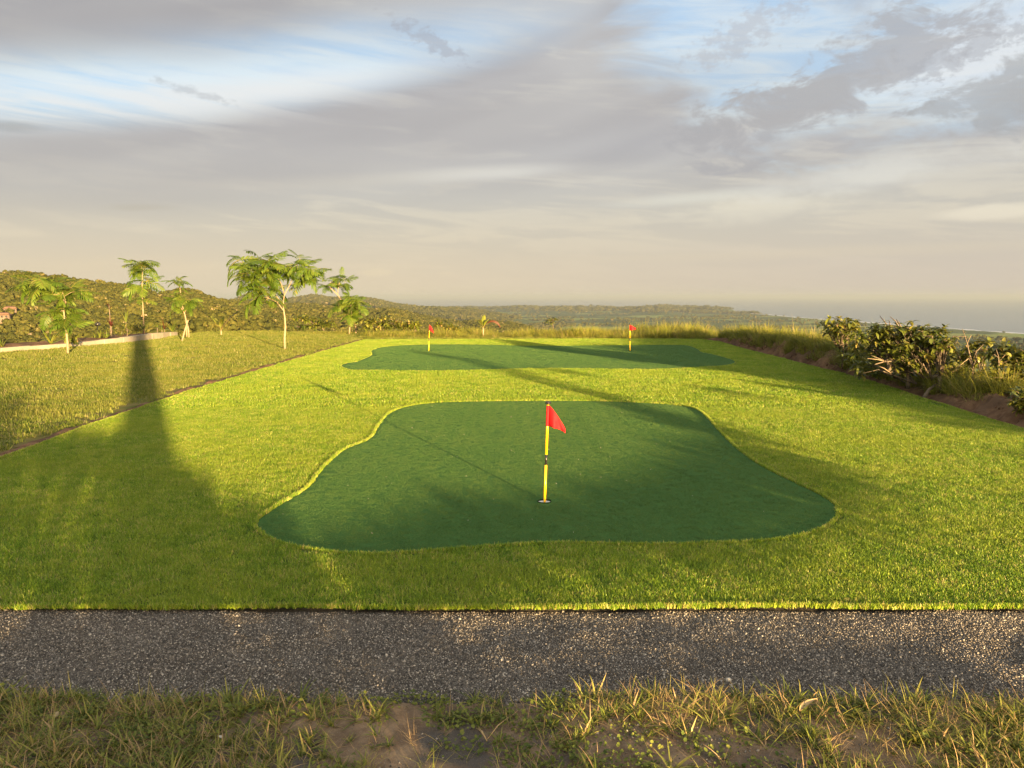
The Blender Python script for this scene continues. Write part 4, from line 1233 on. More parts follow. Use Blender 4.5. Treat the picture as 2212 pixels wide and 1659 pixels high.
# young palms: stem plus individual leaves
def palm_leaf_mesh(name, seed, dry=False, split=0.35):
    """Unit leaf along +X, curving down, two rows of strap leaflets that overlap near the base."""
    rg = np.random.default_rng(seed)
    b = Buf()
    npt = 12
    a = np.linspace(0.15, -0.45 if not dry else -2.0, npt)
    cp = np.concatenate([[[0, 0, 0]], np.cumsum(np.stack([np.cos(a), 0 * a, np.sin(a)], 1) / npt, 0)])
    add_tube(b, cp[::2], np.linspace(0.016, 0.005, len(cp[::2])), 5, 0.9 if not dry else 0.99)
    for k in range(12):
        f = 0.22 + 0.78 * (k + .5) / 12
        c = np.array([np.interp(f * npt, np.arange(npt + 1), cp[:, d]) for d in range(3)])
        pit = np.interp(f * npt, np.arange(npt), a)
        L = 0.40 * math.sin(math.pi * (0.30 + 0.62 * f)) * rg.uniform(.9, 1.1)
        for s in (-1, 1):
            ang = s * (0.62 - 0.25 * f)
            d0 = np.array([math.cos(ang) * math.cos(pit), math.sin(ang), math.cos(ang) * math.sin(pit) + 0.12])
            wv = np.cross(d0, (0, 0, 1.0)); wv /= np.linalg.norm(wv)
            vs, p = [], c.copy()
            for i in range(4):
                g = i / 3
                w = 0.030 * (0.7 + 0.5 * math.sin(math.pi * g)) * (1 if i < 3 else .2)
                vs += [p - wv * w, p + wv * w]
                dd = d0 + np.array([0, 0, -0.35 * g])
                p = p + dd / np.linalg.norm(dd) * L / 3
            b.add(vs, [(2 * i, 2 * i + 1, 2 * i + 3, 2 * i + 2) for i in range(3)], 0.99 if dry else np.clip(rg.normal(.62, .15), 0, .93))
    return b.mesh(name)
PALMS = [palm_leaf_mesh('leaf', 800 + i) for i in range(3)]
PALM_DRY = palm_leaf_mesh('leaf', 810, True)
for me in PALMS: me.materials.append(M_PALM)
PALM_DRY.materials.append(M_RUST)
def young_palm(label, px, py, leaves, stem=0.25, Y=None, dry=None):
    Y = Y or gnd(px, py)[1]
    base = at(px, py, Y)
    root = tag(empty('young_palm', base), label, 'palm', 'young palms')
    b = Buf()
    add_tube(b, [(0, 0, -0.03), (0.005, 0, stem * .5), (0, 0, stem)], [0.035, 0.03, 0.02], 8)
    link('stem', b.mesh('stem', True), M_BARK, root)
    for i, (az, pitch, L) in enumerate(leaves):
        o = link('leaf', PALMS[i % 3], None, root, (0, 0, stem * 0.9))
        o.scale = (L, L * 0.8, L)
        o.rotation_euler = (0, -pitch, az)
    if dry:
        o = link('leaf', PALM_DRY, None, root, (0, 0, stem * 0.9))
        o.scale = (dry[2], dry[2] * 0.16, dry[2])
        o.rotation_euler = (0, -dry[1], dry[0])
        o['label'] = 'brown withered palm leaf arching over'
    return root
young_palm('young palm with one long leaf slanting right on the open lawn', *Z2(473, 1022), [(2.7, 1.0, 0.75), (0.35, 0.95, 1.15), (1.2, 1.35, 0.6), (3.6, 1.25, 0.55), (-1.0, 1.3, .5)], 0.22)
young_palm('young palm growing close behind the leaning feathery tree', *Z2(1940, 1006), [(2.6, 1.15, 0.8), (0.5, 1.1, 1.0), (1.6, 1.3, 0.9), (-0.3, .7, .6), (3.5, .6, .6), (-1.5, 1.2, .8)], 0.42)
young_palm('yellow young palm with a withered arching leaf in front of the tall grass', *Z3(1390, 905), [(2.8, 1.0, 0.46), (0.25, 0.95, 0.5), (1.4, 1.3, 0.55), (3.5, .7, .4), (-0.6, 1.1, .45), (-2.2, 1.15, .42)], 0.38, dry=(0.1, 1.05, 0.85))

# broad-leaved shrubs
def leaves_np(root, az, lean, L, W, tint, seg=4, curl=0.5):
    n = len(root)
    p = np.array(root, float)
    side = np.stack([-np.sin(az), np.cos(az), np.zeros(n)], 1)
    prof = [0.12, 0.85, 1.0, 0.7, 0.08]
    out = []
    for i in range(seg + 1):
        f = i / seg
        w = (W * prof[i] * 0.5)[:, None]
        up = np.array([0, 0, 1.0]) * w * 0.35
        out += [p - side * w + up, p, p + side * w + up]
        a = lean + curl * f
        p = p + np.stack([np.sin(a) * np.cos(az), np.sin(a) * np.sin(az), np.cos(a)], 1) * (L / seg)[:, None]
    v = np.stack(out, 1)
    base = (np.arange(n) * 3 * (seg + 1))[:, None, None]
    q = np.array([(3 * k + j, 3 * k + j + 1, 3 * k + j + 4, 3 * k + j + 3) for k in range(seg) for j in range(2)])[None] + base
    return v.reshape(-1, 3), q.reshape(-1, 4), np.repeat(tint, 3 * (seg + 1))
def foliage(blobs, per, L, W, rg, leaves=6):
    """blobs: (centre, radii, density factor). Rosettes of leaves on twigs through the volume, thicker near the surface."""
    V, Q, T, n0 = [], [], [], 0
    for c, r, dn in blobs:
        k = max(3, int(per * dn))
        d = rg.normal(size=(k, 3))
        d /= np.linalg.norm(d, axis=1)[:, None]
        rad = rg.random(k) ** 0.30
        ctr = np.asarray(c) + d * np.asarray(r) * rad[:, None] * (1 + 0.16 * rg.normal(size=(k, 1)))
        m_ = leaves
        root = np.repeat(ctr, m_, 0) + rg.normal(0, L * 0.08, (k * m_, 3))
        az = np.repeat(rg.uniform(0, 6.28, k), m_) + np.tile(np.arange(m_) * 2.4, k) + rg.normal(0, .3, k * m_)
        lean = rg.normal(1.5, 0.45, k * m_)
        tn = np.clip(np.repeat(rg.normal(.45, .16, k), m_) + rg.normal(0, .13, k * m_), 0, .93)
        tn = np.where(rg.random(k * m_) < 0.03, 0.99, tn)
        v, q, t = leaves_np(root, az, lean, L * rg.uniform(.6, 1.2, k * m_), W * rg.uniform(.7, 1.2, k * m_), tn, 4, 0.7)
        V.append(v); Q.append(q + n0); T.append(t)
        n0 += len(v)
    return np.concatenate(V), np.concatenate(Q), np.concatenate(T)
def shrub(label, base, stems, blobs, per=40, L=0.12, W=0.045, seed=1, name='broadleaf_shrub', mat=None, cat='shrub', group='broad leaved shrubs', bark=None, sr=0.02):
    """base world; stems: polylines in world; blobs: (px, py, Y, rx, rz[, dens]) or world tuples."""
    rg = np.random.default_rng(seed)
    root = tag(empty(name, base), label, cat, group)
    bs = np.array(base)
    for st in stems:
        b = Buf()
        add_tube(b, [tuple(np.array(p) - bs) for p in st], np.linspace(sr, sr * 0.35, len(st)), 7)
        link('stem', b.mesh('stem', True), bark or M_BARK_D, root)
    bl = []
    for t in blobs:
        c = np.array(at(t[0], t[1], t[2])) - bs
        bl.append((c, (t[3], t[3], t[4]), t[5] if len(t) > 5 else 1.0))
    v, q, tt = foliage(bl, per, L, W, rg)
    link('crown', mesh_np('crown', v, q, tt), mat or M_BROAD, root)
    b = Buf()
    for c, r, dn in bl:
        for k in range(5):
            e = c + rg.normal(size=3) * np.array(r) * 0.6
            add_tube(b, [tuple(c * 0.5 + np.array([0, 0, -0.1]) * 0), tuple((c + e) / 2 + (0, 0, .02)), tuple(e)], [sr * .35, sr * .25, sr * .12], 4)
    link('twigs', b.mesh('twigs'), bark or M_BARK_D, root)
    return root
Z6 = lambda x, y: (1773 + 0.1984 * x, 630.9 + 0.1984 * y)
P6 = lambda x, y, Y: at(*Z6(x, y), Y)
# main small tree on the slope at the right
shrub('biggest broad leaved small tree beyond the turf edge with a crooked pale trunk', P6(1300, 1180, 12.4),
      [[P6(1300, 1200, 12.4), P6(1295, 1050, 12.4), P6(1290, 900, 12.4), P6(1262, 780, 12.4), P6(1262, 680, 12.4), P6(1245, 590, 12.4)],
       [P6(1290, 900, 12.4), P6(1200, 930, 12.5), P6(1120, 930, 12.6)], [P6(1262, 780, 12.4), P6(1150, 640, 12.7), P6(1000, 520, 12.9)], [P6(1120, 1160, 12.1), P6(1180, 1060, 12.2), P6(1260, 1000, 12.4)],
       [P6(950, 1050, 12.8), P6(950, 850, 12.8), P6(990, 790, 12.9), P6(1040, 600, 12.9)], [P6(760, 880, 12.9), P6(720, 740, 13), P6(760, 560, 13.1)]],
      [Z6(880, 400) + (12.9, .30, .17), Z6(760, 430) + (13.0, .28, .17), Z6(1000, 430) + (12.8, .30, .16), Z6(1150, 470) + (12.6, .28, .16), Z6(1300, 500) + (12.4, .22, .15), Z6(1350, 570) + (12.3, .14, .08, .6), Z6(640, 470) + (13.1, .26, .15), Z6(520, 500) + (13.3, .26, .16), Z6(880, 560) + (12.9, .38, .22, 1.3),
       Z6(1080, 600) + (12.6, .34, .22, 1.2), Z6(700, 600) + (13.1, .34, .2, 1.1), Z6(950, 700) + (12.7, .36, .2), Z6(1120, 740) + (12.5, .28, .17, .8), Z6(500, 640) + (13.4, .32, .2), Z6(560, 800) + (13.4, .3, .2, .8), Z6(1300, 640) + (12.3, .12, .12, .4), Z6(800, 830) + (13.0, .34, .16, .7)],
      per=16, L=0.15, W=0.058, seed=11, name='broadleaf_tree', cat='tree', sr=0.038, group='broad leaved plants on the slope')
shrub('round topped broad leaved shrub standing behind the bank of tall grass', P6(230, 800, 14.6), [[P6(230, 820, 14.6), P6(250, 600, 14.6), P6(220, 420, 14.6)], [P6(250, 600, 14.6), P6(120, 430, 14.7)]],
      [Z6(230, 340) + (14.6, .24, .16), Z6(110, 390) + (14.6, .2, .15), Z6(310, 400) + (14.6, .16, .18), Z6(190, 450) + (14.6, .28, .18), Z6(300, 540) + (14.6, .28, .25), Z6(380, 700) + (14.4, .32, .3)], per=15, L=0.15, W=0.058, seed=12, group='broad leaved plants on the slope')
shrub('low broad leaved shrub on the slope right of the crooked tree, crossed by bare twigs', P6(1700, 1000, 12.6), [[P6(1700, 1000, 12.6), P6(1650, 800, 12.6), P6(1600, 700, 12.6)], [P6(1700, 1000, 12.6), P6(1780, 800, 12.7), P6(1790, 640, 12.7)]],
      [Z6(1480, 690) + (12.9, .24, .16), Z6(1620, 640) + (12.7, .26, .16), Z6(1760, 620) + (12.6, .2, .13), Z6(1560, 800) + (12.7, .3, .2), Z6(1740, 780) + (12.5, .3, .2), Z6(1420, 880) + (12.6, .26, .18, .8), Z6(1640, 930) + (12.4, .3, .16, .7)], per=15, L=0.15, W=0.058, seed=13, group='broad leaved plants on the slope')
shrub('broad leaved shrub cut off by the right edge behind the soil bank', P6(2080, 1000, 11.6), [[P6(2080, 1000, 11.6), P6(2100, 800, 11.6), P6(2080, 680, 11.7)], [P6(1940, 1000, 11.8), P6(1940, 800, 11.8), P6(1910, 640, 11.9)]],
      [Z6(1920, 650) + (11.9, .17, .11, .8), Z6(2060, 680) + (11.7, .2, .13), Z6(2180, 680) + (11.5, .22, .15), Z6(2290, 720) + (11.4, .25, .2), Z6(2100, 800) + (11.5, .3, .2), Z6(1960, 850) + (11.7, .26, .2), Z6(2240, 880) + (11.3, .3, .24), Z6(2080, 960) + (11.3, .3, .18, .8)], per=15, L=0.15, W=0.058, seed=14, group='broad leaved plants on the slope')
shrub('large leaved weed climbing the soil bank at the right border', P6(2180, 1260, 9.9), [[P6(2180, 1280, 9.9), P6(2190, 1200, 9.9), P6(2200, 1120, 9.9)]],
      [Z6(2180, 1130) + (9.9, .12, .12), Z6(2230, 1200) + (9.8, .14, .14), Z6(2160, 1240) + (9.8, .1, .1, .6)], per=14, L=0.10, W=0.05, seed=15, group='broad leaved plants on the slope')
# bare twiggy saplings
def bare_sapling(label, Y, lines, r=0.010):
    base = P6(lines[0][0][0], lines[0][0][1], Y)
    root = tag(empty('bare_sapling', base), label, 'sapling', 'bare twiggy saplings')
    for i, ln in enumerate(lines):
        b = Buf()
        pts = [tuple(np.array(P6(x, y, Y + 0.05 * math.sin(k * 2 + i))) - np.array(base)) for k, (x, y) in enumerate(ln)]
        add_tube(b, pts, np.linspace(r if i == 0 else r * 0.6, r * 0.25, len(pts)), 5)
        link('stem' if i == 0 else 'twig', b.mesh('twig', True), M_BARK_D if i % 2 == 0 else M_BARK, root)
    return root
bare_sapling('tall bare sapling whose forked twigs rise above the low shrub', 11.9, [[(1655, 960), (1650, 780), (1620, 680), (1595, 560), (1565, 470), (1543, 400)], [(1595, 560), (1615, 510), (1640, 470)], [(1650, 740), (1700, 640), (1770, 570)], [(1640, 700), (1560, 760), (1430, 880)], [(1650, 820), (1690, 740), (1700, 660)]], 0.014)
bare_sapling('leaning bare sapling with dry brown seed heads near the right border', 11.4, [[(1930, 1000), (1940, 820), (1935, 700), (1905, 610)], [(1940, 760), (1990, 700), (2010, 680)], [(1940, 720), (1890, 680), (1870, 690)], [(2180, 900), (2150, 780), (2120, 720)], [(2190, 950), (2190, 800), (2185, 700)]], 0.012)
bare_sapling('broken pale branch jutting left from under the crooked tree', 12.7, [[(770, 750), (680, 760), (600, 785), (575, 790)], [(720, 755), (620, 735), (505, 722)], [(700, 750), (600, 710), (545, 690)], [(760, 880), (690, 830), (610, 800)]], 0.018)

# shrubs along the back edge
shrub('arching leafy shrub behind the lawn to the right of the tallest tree', at(690, 712, 33.5), [[at(700, 714, 33.5), at(690, 700, 33.5), at(660, 690, 33.5)]],
      [(640, 686, 33.5, .28, .12, .8), (665, 688, 33.5, .3, .13), (690, 696, 33.5, .36, .2), (712, 700, 33.5, .34, .2), (672, 703, 33.6, .5, .16), (640, 706, 33.6, .4, .1, .6)], per=26, L=0.17, W=0.08, seed=21, group='leafy shrubs along the back edge')
shrub('broad patch of round leaved shrub behind the far green beside the young palm', at(830, 716, 32.5), [[at(830, 716, 32.5), at(825, 700, 32.5), at(815, 690, 32.5)]],
      [(803, 695, 32.5, .34, .2), (822, 692, 32.5, .36, .2), (845, 698, 32.5, .4, .2), (868, 701, 32.5, .36, .18), (795, 705, 32.5, .3, .2), (830, 706, 32.5, .5, .2), (890, 703, 32.5, .26, .16)], per=26, L=0.17, W=0.09, seed=22, group='leafy shrubs along the back edge')
shrub('dark glossy shrub behind the far left flag', at(955, 716, 32.2), [[at(955, 718, 32.2), at(952, 706, 32.2), at(950, 698, 32.2)]],
      [(948, 700, 32.2, .22, .18), (965, 706, 32.2, .28, .16), (980, 709, 32.2, .26, .13)], per=24, L=0.17, W=0.07, seed=23, group='leafy shrubs along the back edge')
shrub('small yellow tinged shrub between the round leaved patch and the far left flag', at(898, 712, 32.2), [[at(898, 716, 32.2), at(898, 705, 32.2), at(897, 700, 32.2)]],
      [(897, 700, 32.2, .16, .12), (893, 706, 32.2, .2, .12)], per=16, L=0.14, W=0.07, seed=24, mat=M_PALM, group='leafy shrubs along the back edge')
shrub('single small bush poking above the tall grass behind the two far flags', at(1196, 704, 31.8), [[at(1196, 712, 31.8), at(1194, 700, 31.8), at(1197, 690, 31.8)]],
      [(1196, 690, 31.8, .16, .08, .7), (1190, 695, 31.8, .22, .1, .8)], per=18, L=0.12, W=0.04, seed=25, group='leafy shrubs along the back edge')
shrub('light green bushy plant at the foot of the drooping tree', at(150, 748, 23.6), [[at(150, 752, 23.6), at(152, 738, 23.6), at(150, 728, 23.6)]],
      [(143, 727, 23.6, .12, .1, .6), (160, 729, 23.6, .16, .16), (152, 738, 23.6, .22, .13)], per=22, L=0.09, W=0.04, seed=26, mat=M_PALM, group='planting behind the low wall')
shrub('dense dark bush behind the middle of the low wall', at(275, 722, 28.6), [[at(275, 728, 28.6), at(275, 715, 28.6), at(275, 705, 28.6)]],
      [(255, 713, 28.6, .26, .2), (275, 710, 28.6, .3, .22), (297, 708, 28.8, .26, .2), (238, 716, 28.2, .3, .14), (215, 722, 27.5, .3, .12)], per=70, L=0.08, W=0.025, seed=27, group='planting behind the low wall')

# spiky plants: each leaf a piece of its own
def spike_leaf(name, w=0.09, bend=0.5, seed=0):
    v, q, t = ribbons(np.zeros((1, 3)), np.array([0.0]), np.array([math.pi / 2 - 0.0]), np.array([math.pi / 2 + bend]), np.array([1.0]), np.array([w]), 6, 0.03, None, np.array([0.5]))
    v = v.copy()
    return mesh_np(name, v, q, np.full(len(v), 0.3 + 0.1 * seed), True)
def spiky(name, label, base, n, L, w, mat, stem=0.0, tilt=(0.5, 1.4), bend=0.5, group='planting behind the low wall', seed=0, cat='plant'):
    rg = random.Random(seed)
    root = tag(empty(name, base), label, cat, group)
    ms = [spike_leaf('leaf', w, bend * f, i) for i, f in enumerate((0.6, 1.0, 1.5))]
    for me in ms: me.materials.append(mat)
    if stem:
        b = Buf()
        add_tube(b, [(0, 0, -0.05), (0.01, 0, stem * .6), (0, 0, stem)], [0.018, 0.015, 0.012], 6)
        link('stem', b.mesh('stem', True), M_BARK_D, root)
    for k in range(n):
        o = link('leaf', ms[k % 3], None, root, (0, 0, stem * rg.uniform(.85, 1.0)))
        s = L * rg.uniform(.7, 1.1)
        o.scale = (s, s, s)
        o.rotation_euler = (rg.gauss(0, .2), -rg.uniform(*tilt), k * 2.4 + rg.gauss(0, .3))
    return root
spiky('agave', 'pale yellow agave with stiff pointed leaves behind the low wall', at(110, 742, 24.6), 14, 0.62, 0.12, M_SPIKE, 0, (0.35, 1.35), 0.12, seed=1)
spiky('agave', 'half hidden green spiky plant at the far left border of the wall', at(5, 752, 23.2), 18, 0.6, 0.07, M_SPIKE, 0, (0.4, 1.3), 0.7, seed=2)
spiky('cordyline', 'tallest red leaved cordyline with a bare thin stem', at(*Z1(1205, 1010), 27.6), 11, 0.34, 0.09, M_RUST, 1.05, (0.1, 0.9), 0.7, seed=3)
spiky('cordyline', 'lower red leaved cordyline with upright leaves beside the bare stemmed one', at(*Z1(1215, 1015), 26.9), 12, 0.42, 0.10, M_RUST, 0.32, (0.4, 1.4), 0.4, seed=4)
spiky('yucca', 'small upright green plant behind the wall near the black garden light', at(*Z1(1085, 1050), 26.2), 8, 0.36, 0.10, M_SPIKE, 0.0, (0.9, 1.45), 0.5, seed=5)
spiky('yucca', 'small green plant with spreading leaves under the red cordylines', at(*Z1(1165, 1050), 26.4), 9, 0.38, 0.11, M_SPIKE, 0.0, (0.7, 1.4), 0.5, seed=6)
spiky('yucca', 'yellow green spiky plant at the foot of the slender tall tree', at(*Z1(1560, 985), 29.4), 15, 0.52, 0.10, M_SPIKE, 0.12, (0.3, 1.4), 0.5, seed=7)
spiky('yucca', 'small pale plant on the soil just right of the slender tall tree', at(*Z1(1712, 980), 30.2), 9, 0.40, 0.09, M_SPIKE, 0.16, (0.3, 1.4), 0.7, seed=8)
spiky('yucca', 'wide clump of pointed leaves near the end of the low wall', at(*Z1(1880, 985), 31.5), 22, 0.68, 0.075, M_SPIKE, 0.0, (0.4, 1.4), 0.6, seed=9)
spiky('yucca', 'thin reddish plant standing before the wide pointed clump', at(*Z1(1790, 985), 31.0), 9, 0.5, 0.05, M_RUST, 0.1, (0.8, 1.5), 0.3, seed=10)
spiky('yucca', 'yellow stalked plant between the pale plant and the end of the wall', at(*Z1(1762, 985), 30.6), 7, 0.3, 0.06, M_SPIKE, 0.06, (0.8, 1.5), 0.3, seed=12)
spiky('banana_plant', 'lone upright green leaf plant rising from the dark bush', at(*Z1(1375, 960), 28.9), 4, 0.55, 0.12, M_SPIKE, 0.3, (1.2, 1.5), 0.2, seed=13)
spiky('yucca', 'grey green spiky tuft on the bed left of the black garden light', at(*Z1(1030, 1050), 26.0), 8, 0.25, 0.06, M_SPIKE, 0.0, (0.7, 1.45), 0.3, seed=14)

# ------------------------------------------------------------------ low concrete wall of the planting bed
M_CONC = mat_simple('concrete', (0.30, 0.27, 0.20), (0.25, 0.225, 0.165), 3.0, 0.9, 0.2, 0.4, 0.006, 25, c3=(0.20, 0.175, 0.14))
wl = [((-70, 766), (-70, 757)), ((0, 761), (0, 752.6)), ((149, 749.5), (149, 741.5)), ((258, 740.5), (258, 730)), ((317.6, 734.5), (317.6, 721.6)), ((360, 728.5), (360, 717.8)), ((384, 724.4), (384, 716.4))]
wpts = []
for lo, hi in wl:
    g_ = gnd(*lo)
    wpts.append((g_[0], g_[1], at(hi[0], hi[1], g_[1])[2]))
wpts = np.array(wpts)
cum = np.concatenate([[0], np.cumsum(np.hypot(*(wpts[1:, :2] - wpts[:-1, :2]).T))])
wall = tag(empty('garden_wall', tuple(wpts[2, :2]) + (0,)), 'long low concrete wall edging the planting bed left of the lawn', 'wall')
nseg = int(cum[-1] / 0.95)
ev = lambda d: np.array([np.interp(d, cum, wpts[:, k]) for k in range(3)])
for i in range(nseg):
    a, c = ev(cum[-1] * i / nseg + 0.006), ev(cum[-1] * (i + 1) / nseg - 0.006)
    t = (c - a)[:2] / np.hypot(*(c - a)[:2])
    nrm = np.array([-t[1], t[0]])                      # away from the lawn
    jit = R.normal(0, 0.006, 2)
    v = []
    for p, jz in ((a, jit[0]), (c, jit[0] + R.normal(0, 0.002))):
        for off in (0.0, 0.19):
            for z in (-0.25, p[2] + jz):
                v.append((p[0] + nrm[0] * off - wpts[2, 0], p[1] + nrm[1] * off - wpts[2, 1], z))
    bm = bmesh.new()
    bv = [bm.verts.new(p) for p in v]
    for f in ((0, 1, 3, 2), (4, 6, 7, 5), (0, 4, 5, 1), (2, 3, 7, 6), (0, 2, 6, 4), (1, 5, 7, 3)): bm.faces.new([bv[k] for k in f])
    bmesh.ops.recalc_face_normals(bm, faces=bm.faces)
    bmesh.ops.bevel(bm, geom=list(bm.edges), offset=0.012, segments=1, affect='EDGES')
    me = bpy.data.meshes.new('wall_block')
    bm.to_mesh(me)
    bm.free()
    link('wall_block', me, M_CONC, wall)
strip('planting_bed', [(p[0], p[1], 1, 1) for p in wpts[::-1]] if False else [tuple(p[:2]) + (1, 1) for p in wpts],
      [(-0.15, 0.02), (-0.5, 0.10), (-1.2, 0.14), (-2.2, 0.05), (-3.2, -0.6)], M_SOIL, 0.2, 0.08, 2.0)
# black garden light on its spike
gl = at(*Z1(1065, 1010), 26.3)
root = tag(empty('garden_light', gl), 'small black garden spotlight on a spike among the bed plants', 'garden light')
b = Buf(); add_tube(b, [(0, 0, -0.1), (0, 0, 0.30)], [0.012, 0.010], 8); link('spike', b.mesh('spike'), M_BLACK, root)
b = Buf(); v, q = lathe([(0, -0.06), (0.045, -0.06), (0.06, -0.01), (0.075, 0.07), (0.066, 0.07), (0.055, 0.02), (0, 0.015)]); b.add(v, q)
o = link('lamp_head', b.mesh('lamp_head', True), M_BLACK, root, (0, 0, 0.33)); o.rotation_euler = (0.5, 1.0, 0.4)

# ------------------------------------------------------------------ tall grass on the rim of the hilltop
def tallgrass_mesh(name, seed, n, h, w, rad, dry=0.1):
    rg = np.random.default_rng(seed)
    a, r = rg.uniform(0, 6.28, n), rad * np.sqrt(rg.random(n))
    root = np.stack([r * np.cos(a), r * np.sin(a), np.full(n, -0.03)], 1)
    l0 = np.abs(rg.normal(0.12, 0.18, n))
    l1 = l0 + np.abs(rg.normal(1.1, 0.6, n))
    tint = np.where(rg.random(n) < dry, 0.99, np.clip(rg.normal(.5, .2, n), 0, .93))
    v, q, t = ribbons(root, a + rg.normal(0, 1.0, n), l0, l1, h * rg.uniform(.45, 1.15, n), w * rg.uniform(.7, 1.3, n), 5, 0.05, rg.normal(0, .5, n), tint)
    return mesh_np(name, v, q, t, True)
tg = source_collection('tall_grass', [tallgrass_mesh('tall_grass_%d' % i, 600 + i, 34, 1.0, 0.016, 0.10) for i in range(7)], M_TALL)
def add_rim_grass(name, pts, label):
    pts = np.array(pts)
    n = len(pts)
    x, y, sc = pts.T
    z = np.maximum(terrain_h(x, y), -3) - 0.02
    z = np.where(y > 29.4, np.minimum(np.maximum(z, -0.15 - 0.30 * np.maximum(x - 7.7, 0)), 0.0), z)
    if name == 'bank_grass':
        off = x - np.interp(y, bank[:, 1], bank[:, 0])
        z = np.interp(y, [7, 11, 13.4, 15, 18, 26, 29], [.08, .22, .05, .16, .34, .28, .08]) * np.clip(off / 0.3, 0.2, 1) - 0.75 * np.maximum(off - 0.5, 0)
    o = scatter(name, np.stack([x, y, pts[:, 2] * 0 + z], 1), np.stack([R.normal(0, .1, n), R.normal(0, .1, n), R.uniform(0, 6.28, n)], 1),
                np.stack([sc ** .5 * R.uniform(.8, 1.2, n), sc ** .5 * R.uniform(.8, 1.2, n), sc * R.uniform(.7, 1.25, n)], 1), tg, None, 7)
    return tag(o, label, 'tall grass', kind='stuff')
P = []
for i in range(5200):
    px = random.uniform(420, 1640)
    Y = random.uniform(29.7, 34.5)
    hgt = np.interp(px, [400, 620, 780, 900, 1100, 1200, 1400, 1440, 1560, 1640], [.20, .22, .28, .40, .46, .48, .50, .60, .58, .55])
    if px < 780 and Y < 33.4: continue
    if Y < 30.4 and px < 1400: hgt *= 0.5
    cl_ = vnoise(np.array([px / 60.0]), np.array([Y * 1.3]), 3)[0]
    P.append(((px - CX) / F * Y, Y, max(0.12, hgt * (0.9 + 1.3 * cl_))))
add_rim_grass('rim_grass', P, 'sunlit tall grass and weeds along the back edge of the hilltop')
P = []
bank = np.array([(6.4, 6.2), (6.55, 9.3), (6.75, 10.7), (6.95, 11.9), (7.05, 13.4), (7.2, 15.1), (7.3, 17), (7.4, 18.9), (7.5, 22), (7.6, 25), (7.75, 27.6), (7.6, 29.3)])
for i in range(1150):
    y = random.uniform(13.4, 29.5)
    off = random.uniform(0.4, 1.35) if y > 16.2 else random.uniform(0.15, 1.3)
    x = np.interp(y, bank[:, 1], bank[:, 0]) + off
    P.append((x, y, random.uniform(.22, .62) * (1.1 - 0.1 * off) + (0.28 if 14 < y < 16.5 else 0)))
for i in range(420):
    y = random.uniform(7.5, 13.6)
    x = np.interp(y, bank[:, 1], bank[:, 0]) + random.uniform(0.35, 1.8)
    P.append((x, y, random.uniform(.18, .45)))
for i in range(110):
    y = random.uniform(11.0, 13.8)
    x = np.interp(y, bank[:, 1], bank[:, 0]) + random.uniform(-0.12, 0.5)
    P.append((x, y, random.uniform(.25, .5)))
for i in range(300):
    y = random.uniform(13.3, 17.0)
    x = np.interp(y, bank[:, 1], bank[:, 0]) + random.uniform(-0.02, 0.7)
    P.append((x, y, random.uniform(.35, .85)))
for i in range(750):
    y = random.uniform(16.5, 29.3)
    x = np.interp(y, bank[:, 1], bank[:, 0]) + abs(random.gauss(0.55, 0.35))
    P.append((x, y, random.uniform(.16, .5)))
add_rim_grass('bank_grass', P, 'long yellow green grass leaning over the soil bank on the right')

# ------------------------------------------------------------------ houses in the woods
M_WALLP = mat_simple('house_plaster', (0.15, 0.11, 0.08), (0.12, 0.09, 0.07), 0.5, 0.9, 0.2, 0.2, 0.02)
M_TILE = mat_simple('clay_tile', (0.13, 0.075, 0.05), (0.10, 0.06, 0.042), 1.5, 0.9, 0.2, 0.4, 0.05)
M_DARKGL = mat_simple('window_glass', (0.02, 0.022, 0.025), (0.03, 0.03, 0.03), 1, 0.15, 0.5, 0.0)
def house(label, px, py, dist, w, d, h, rot):
    a, y, wz = ray(px, py)
    k = dist / math.hypot(a, y)
    x0, y0 = a * k, y * k
    z0 = EYE + wz * k
    root = tag(empty('house', (x0, y0, z0 - 2.6)), label, 'house', 'houses in the woods')
    root.rotation_euler = (0, 0, rot)
    b = Buf(); add_box(b, 0, 0, h / 2 - 2.0, w, d, h + 4); link('wall', b.mesh('wall'), M_WALLP, root)
    b = Buf()
    o_ = 0.6
    hw, hd = w / 2 + o_, d / 2 + o_
    v = [(-hw, -hd, h - .2), (hw, -hd, h - .2), (hw, hd, h - .2), (-hw, hd, h - .2), (-hw * .55, 0, h + d * .28), (hw * .55, 0, h + d * .28)]
    b.add(v, [(0, 1, 5, 4), (2, 3, 4, 5), (0, 3, 2, 1)])
    b.add(v, [(1, 2, 5), (3, 0, 4)])
    link('roof', b.mesh('roof'), M_TILE, root)
    for i in range(3):
        b = Buf(); add_box(b, (-w / 3) + i * w / 3, -d / 2, h * .55, w * .14, .12, h * .42); link('window' if i != 1 else 'door', b.mesh('window'), M_DARKGL, root)
    return root
house('upper house with a red tiled roof in the woods at the far left', 22, 666, 560, 6.5, 5, 2.6, 0.5)
house('lower house with a red tiled roof in the woods at the far left', 7, 679, 520, 6.5, 5, 2.5, 0.3)
house('small distant house with a pink roof on the wooded hillside behind the staked tree', 423, 663, 690, 7, 6, 3.0, -0.2)

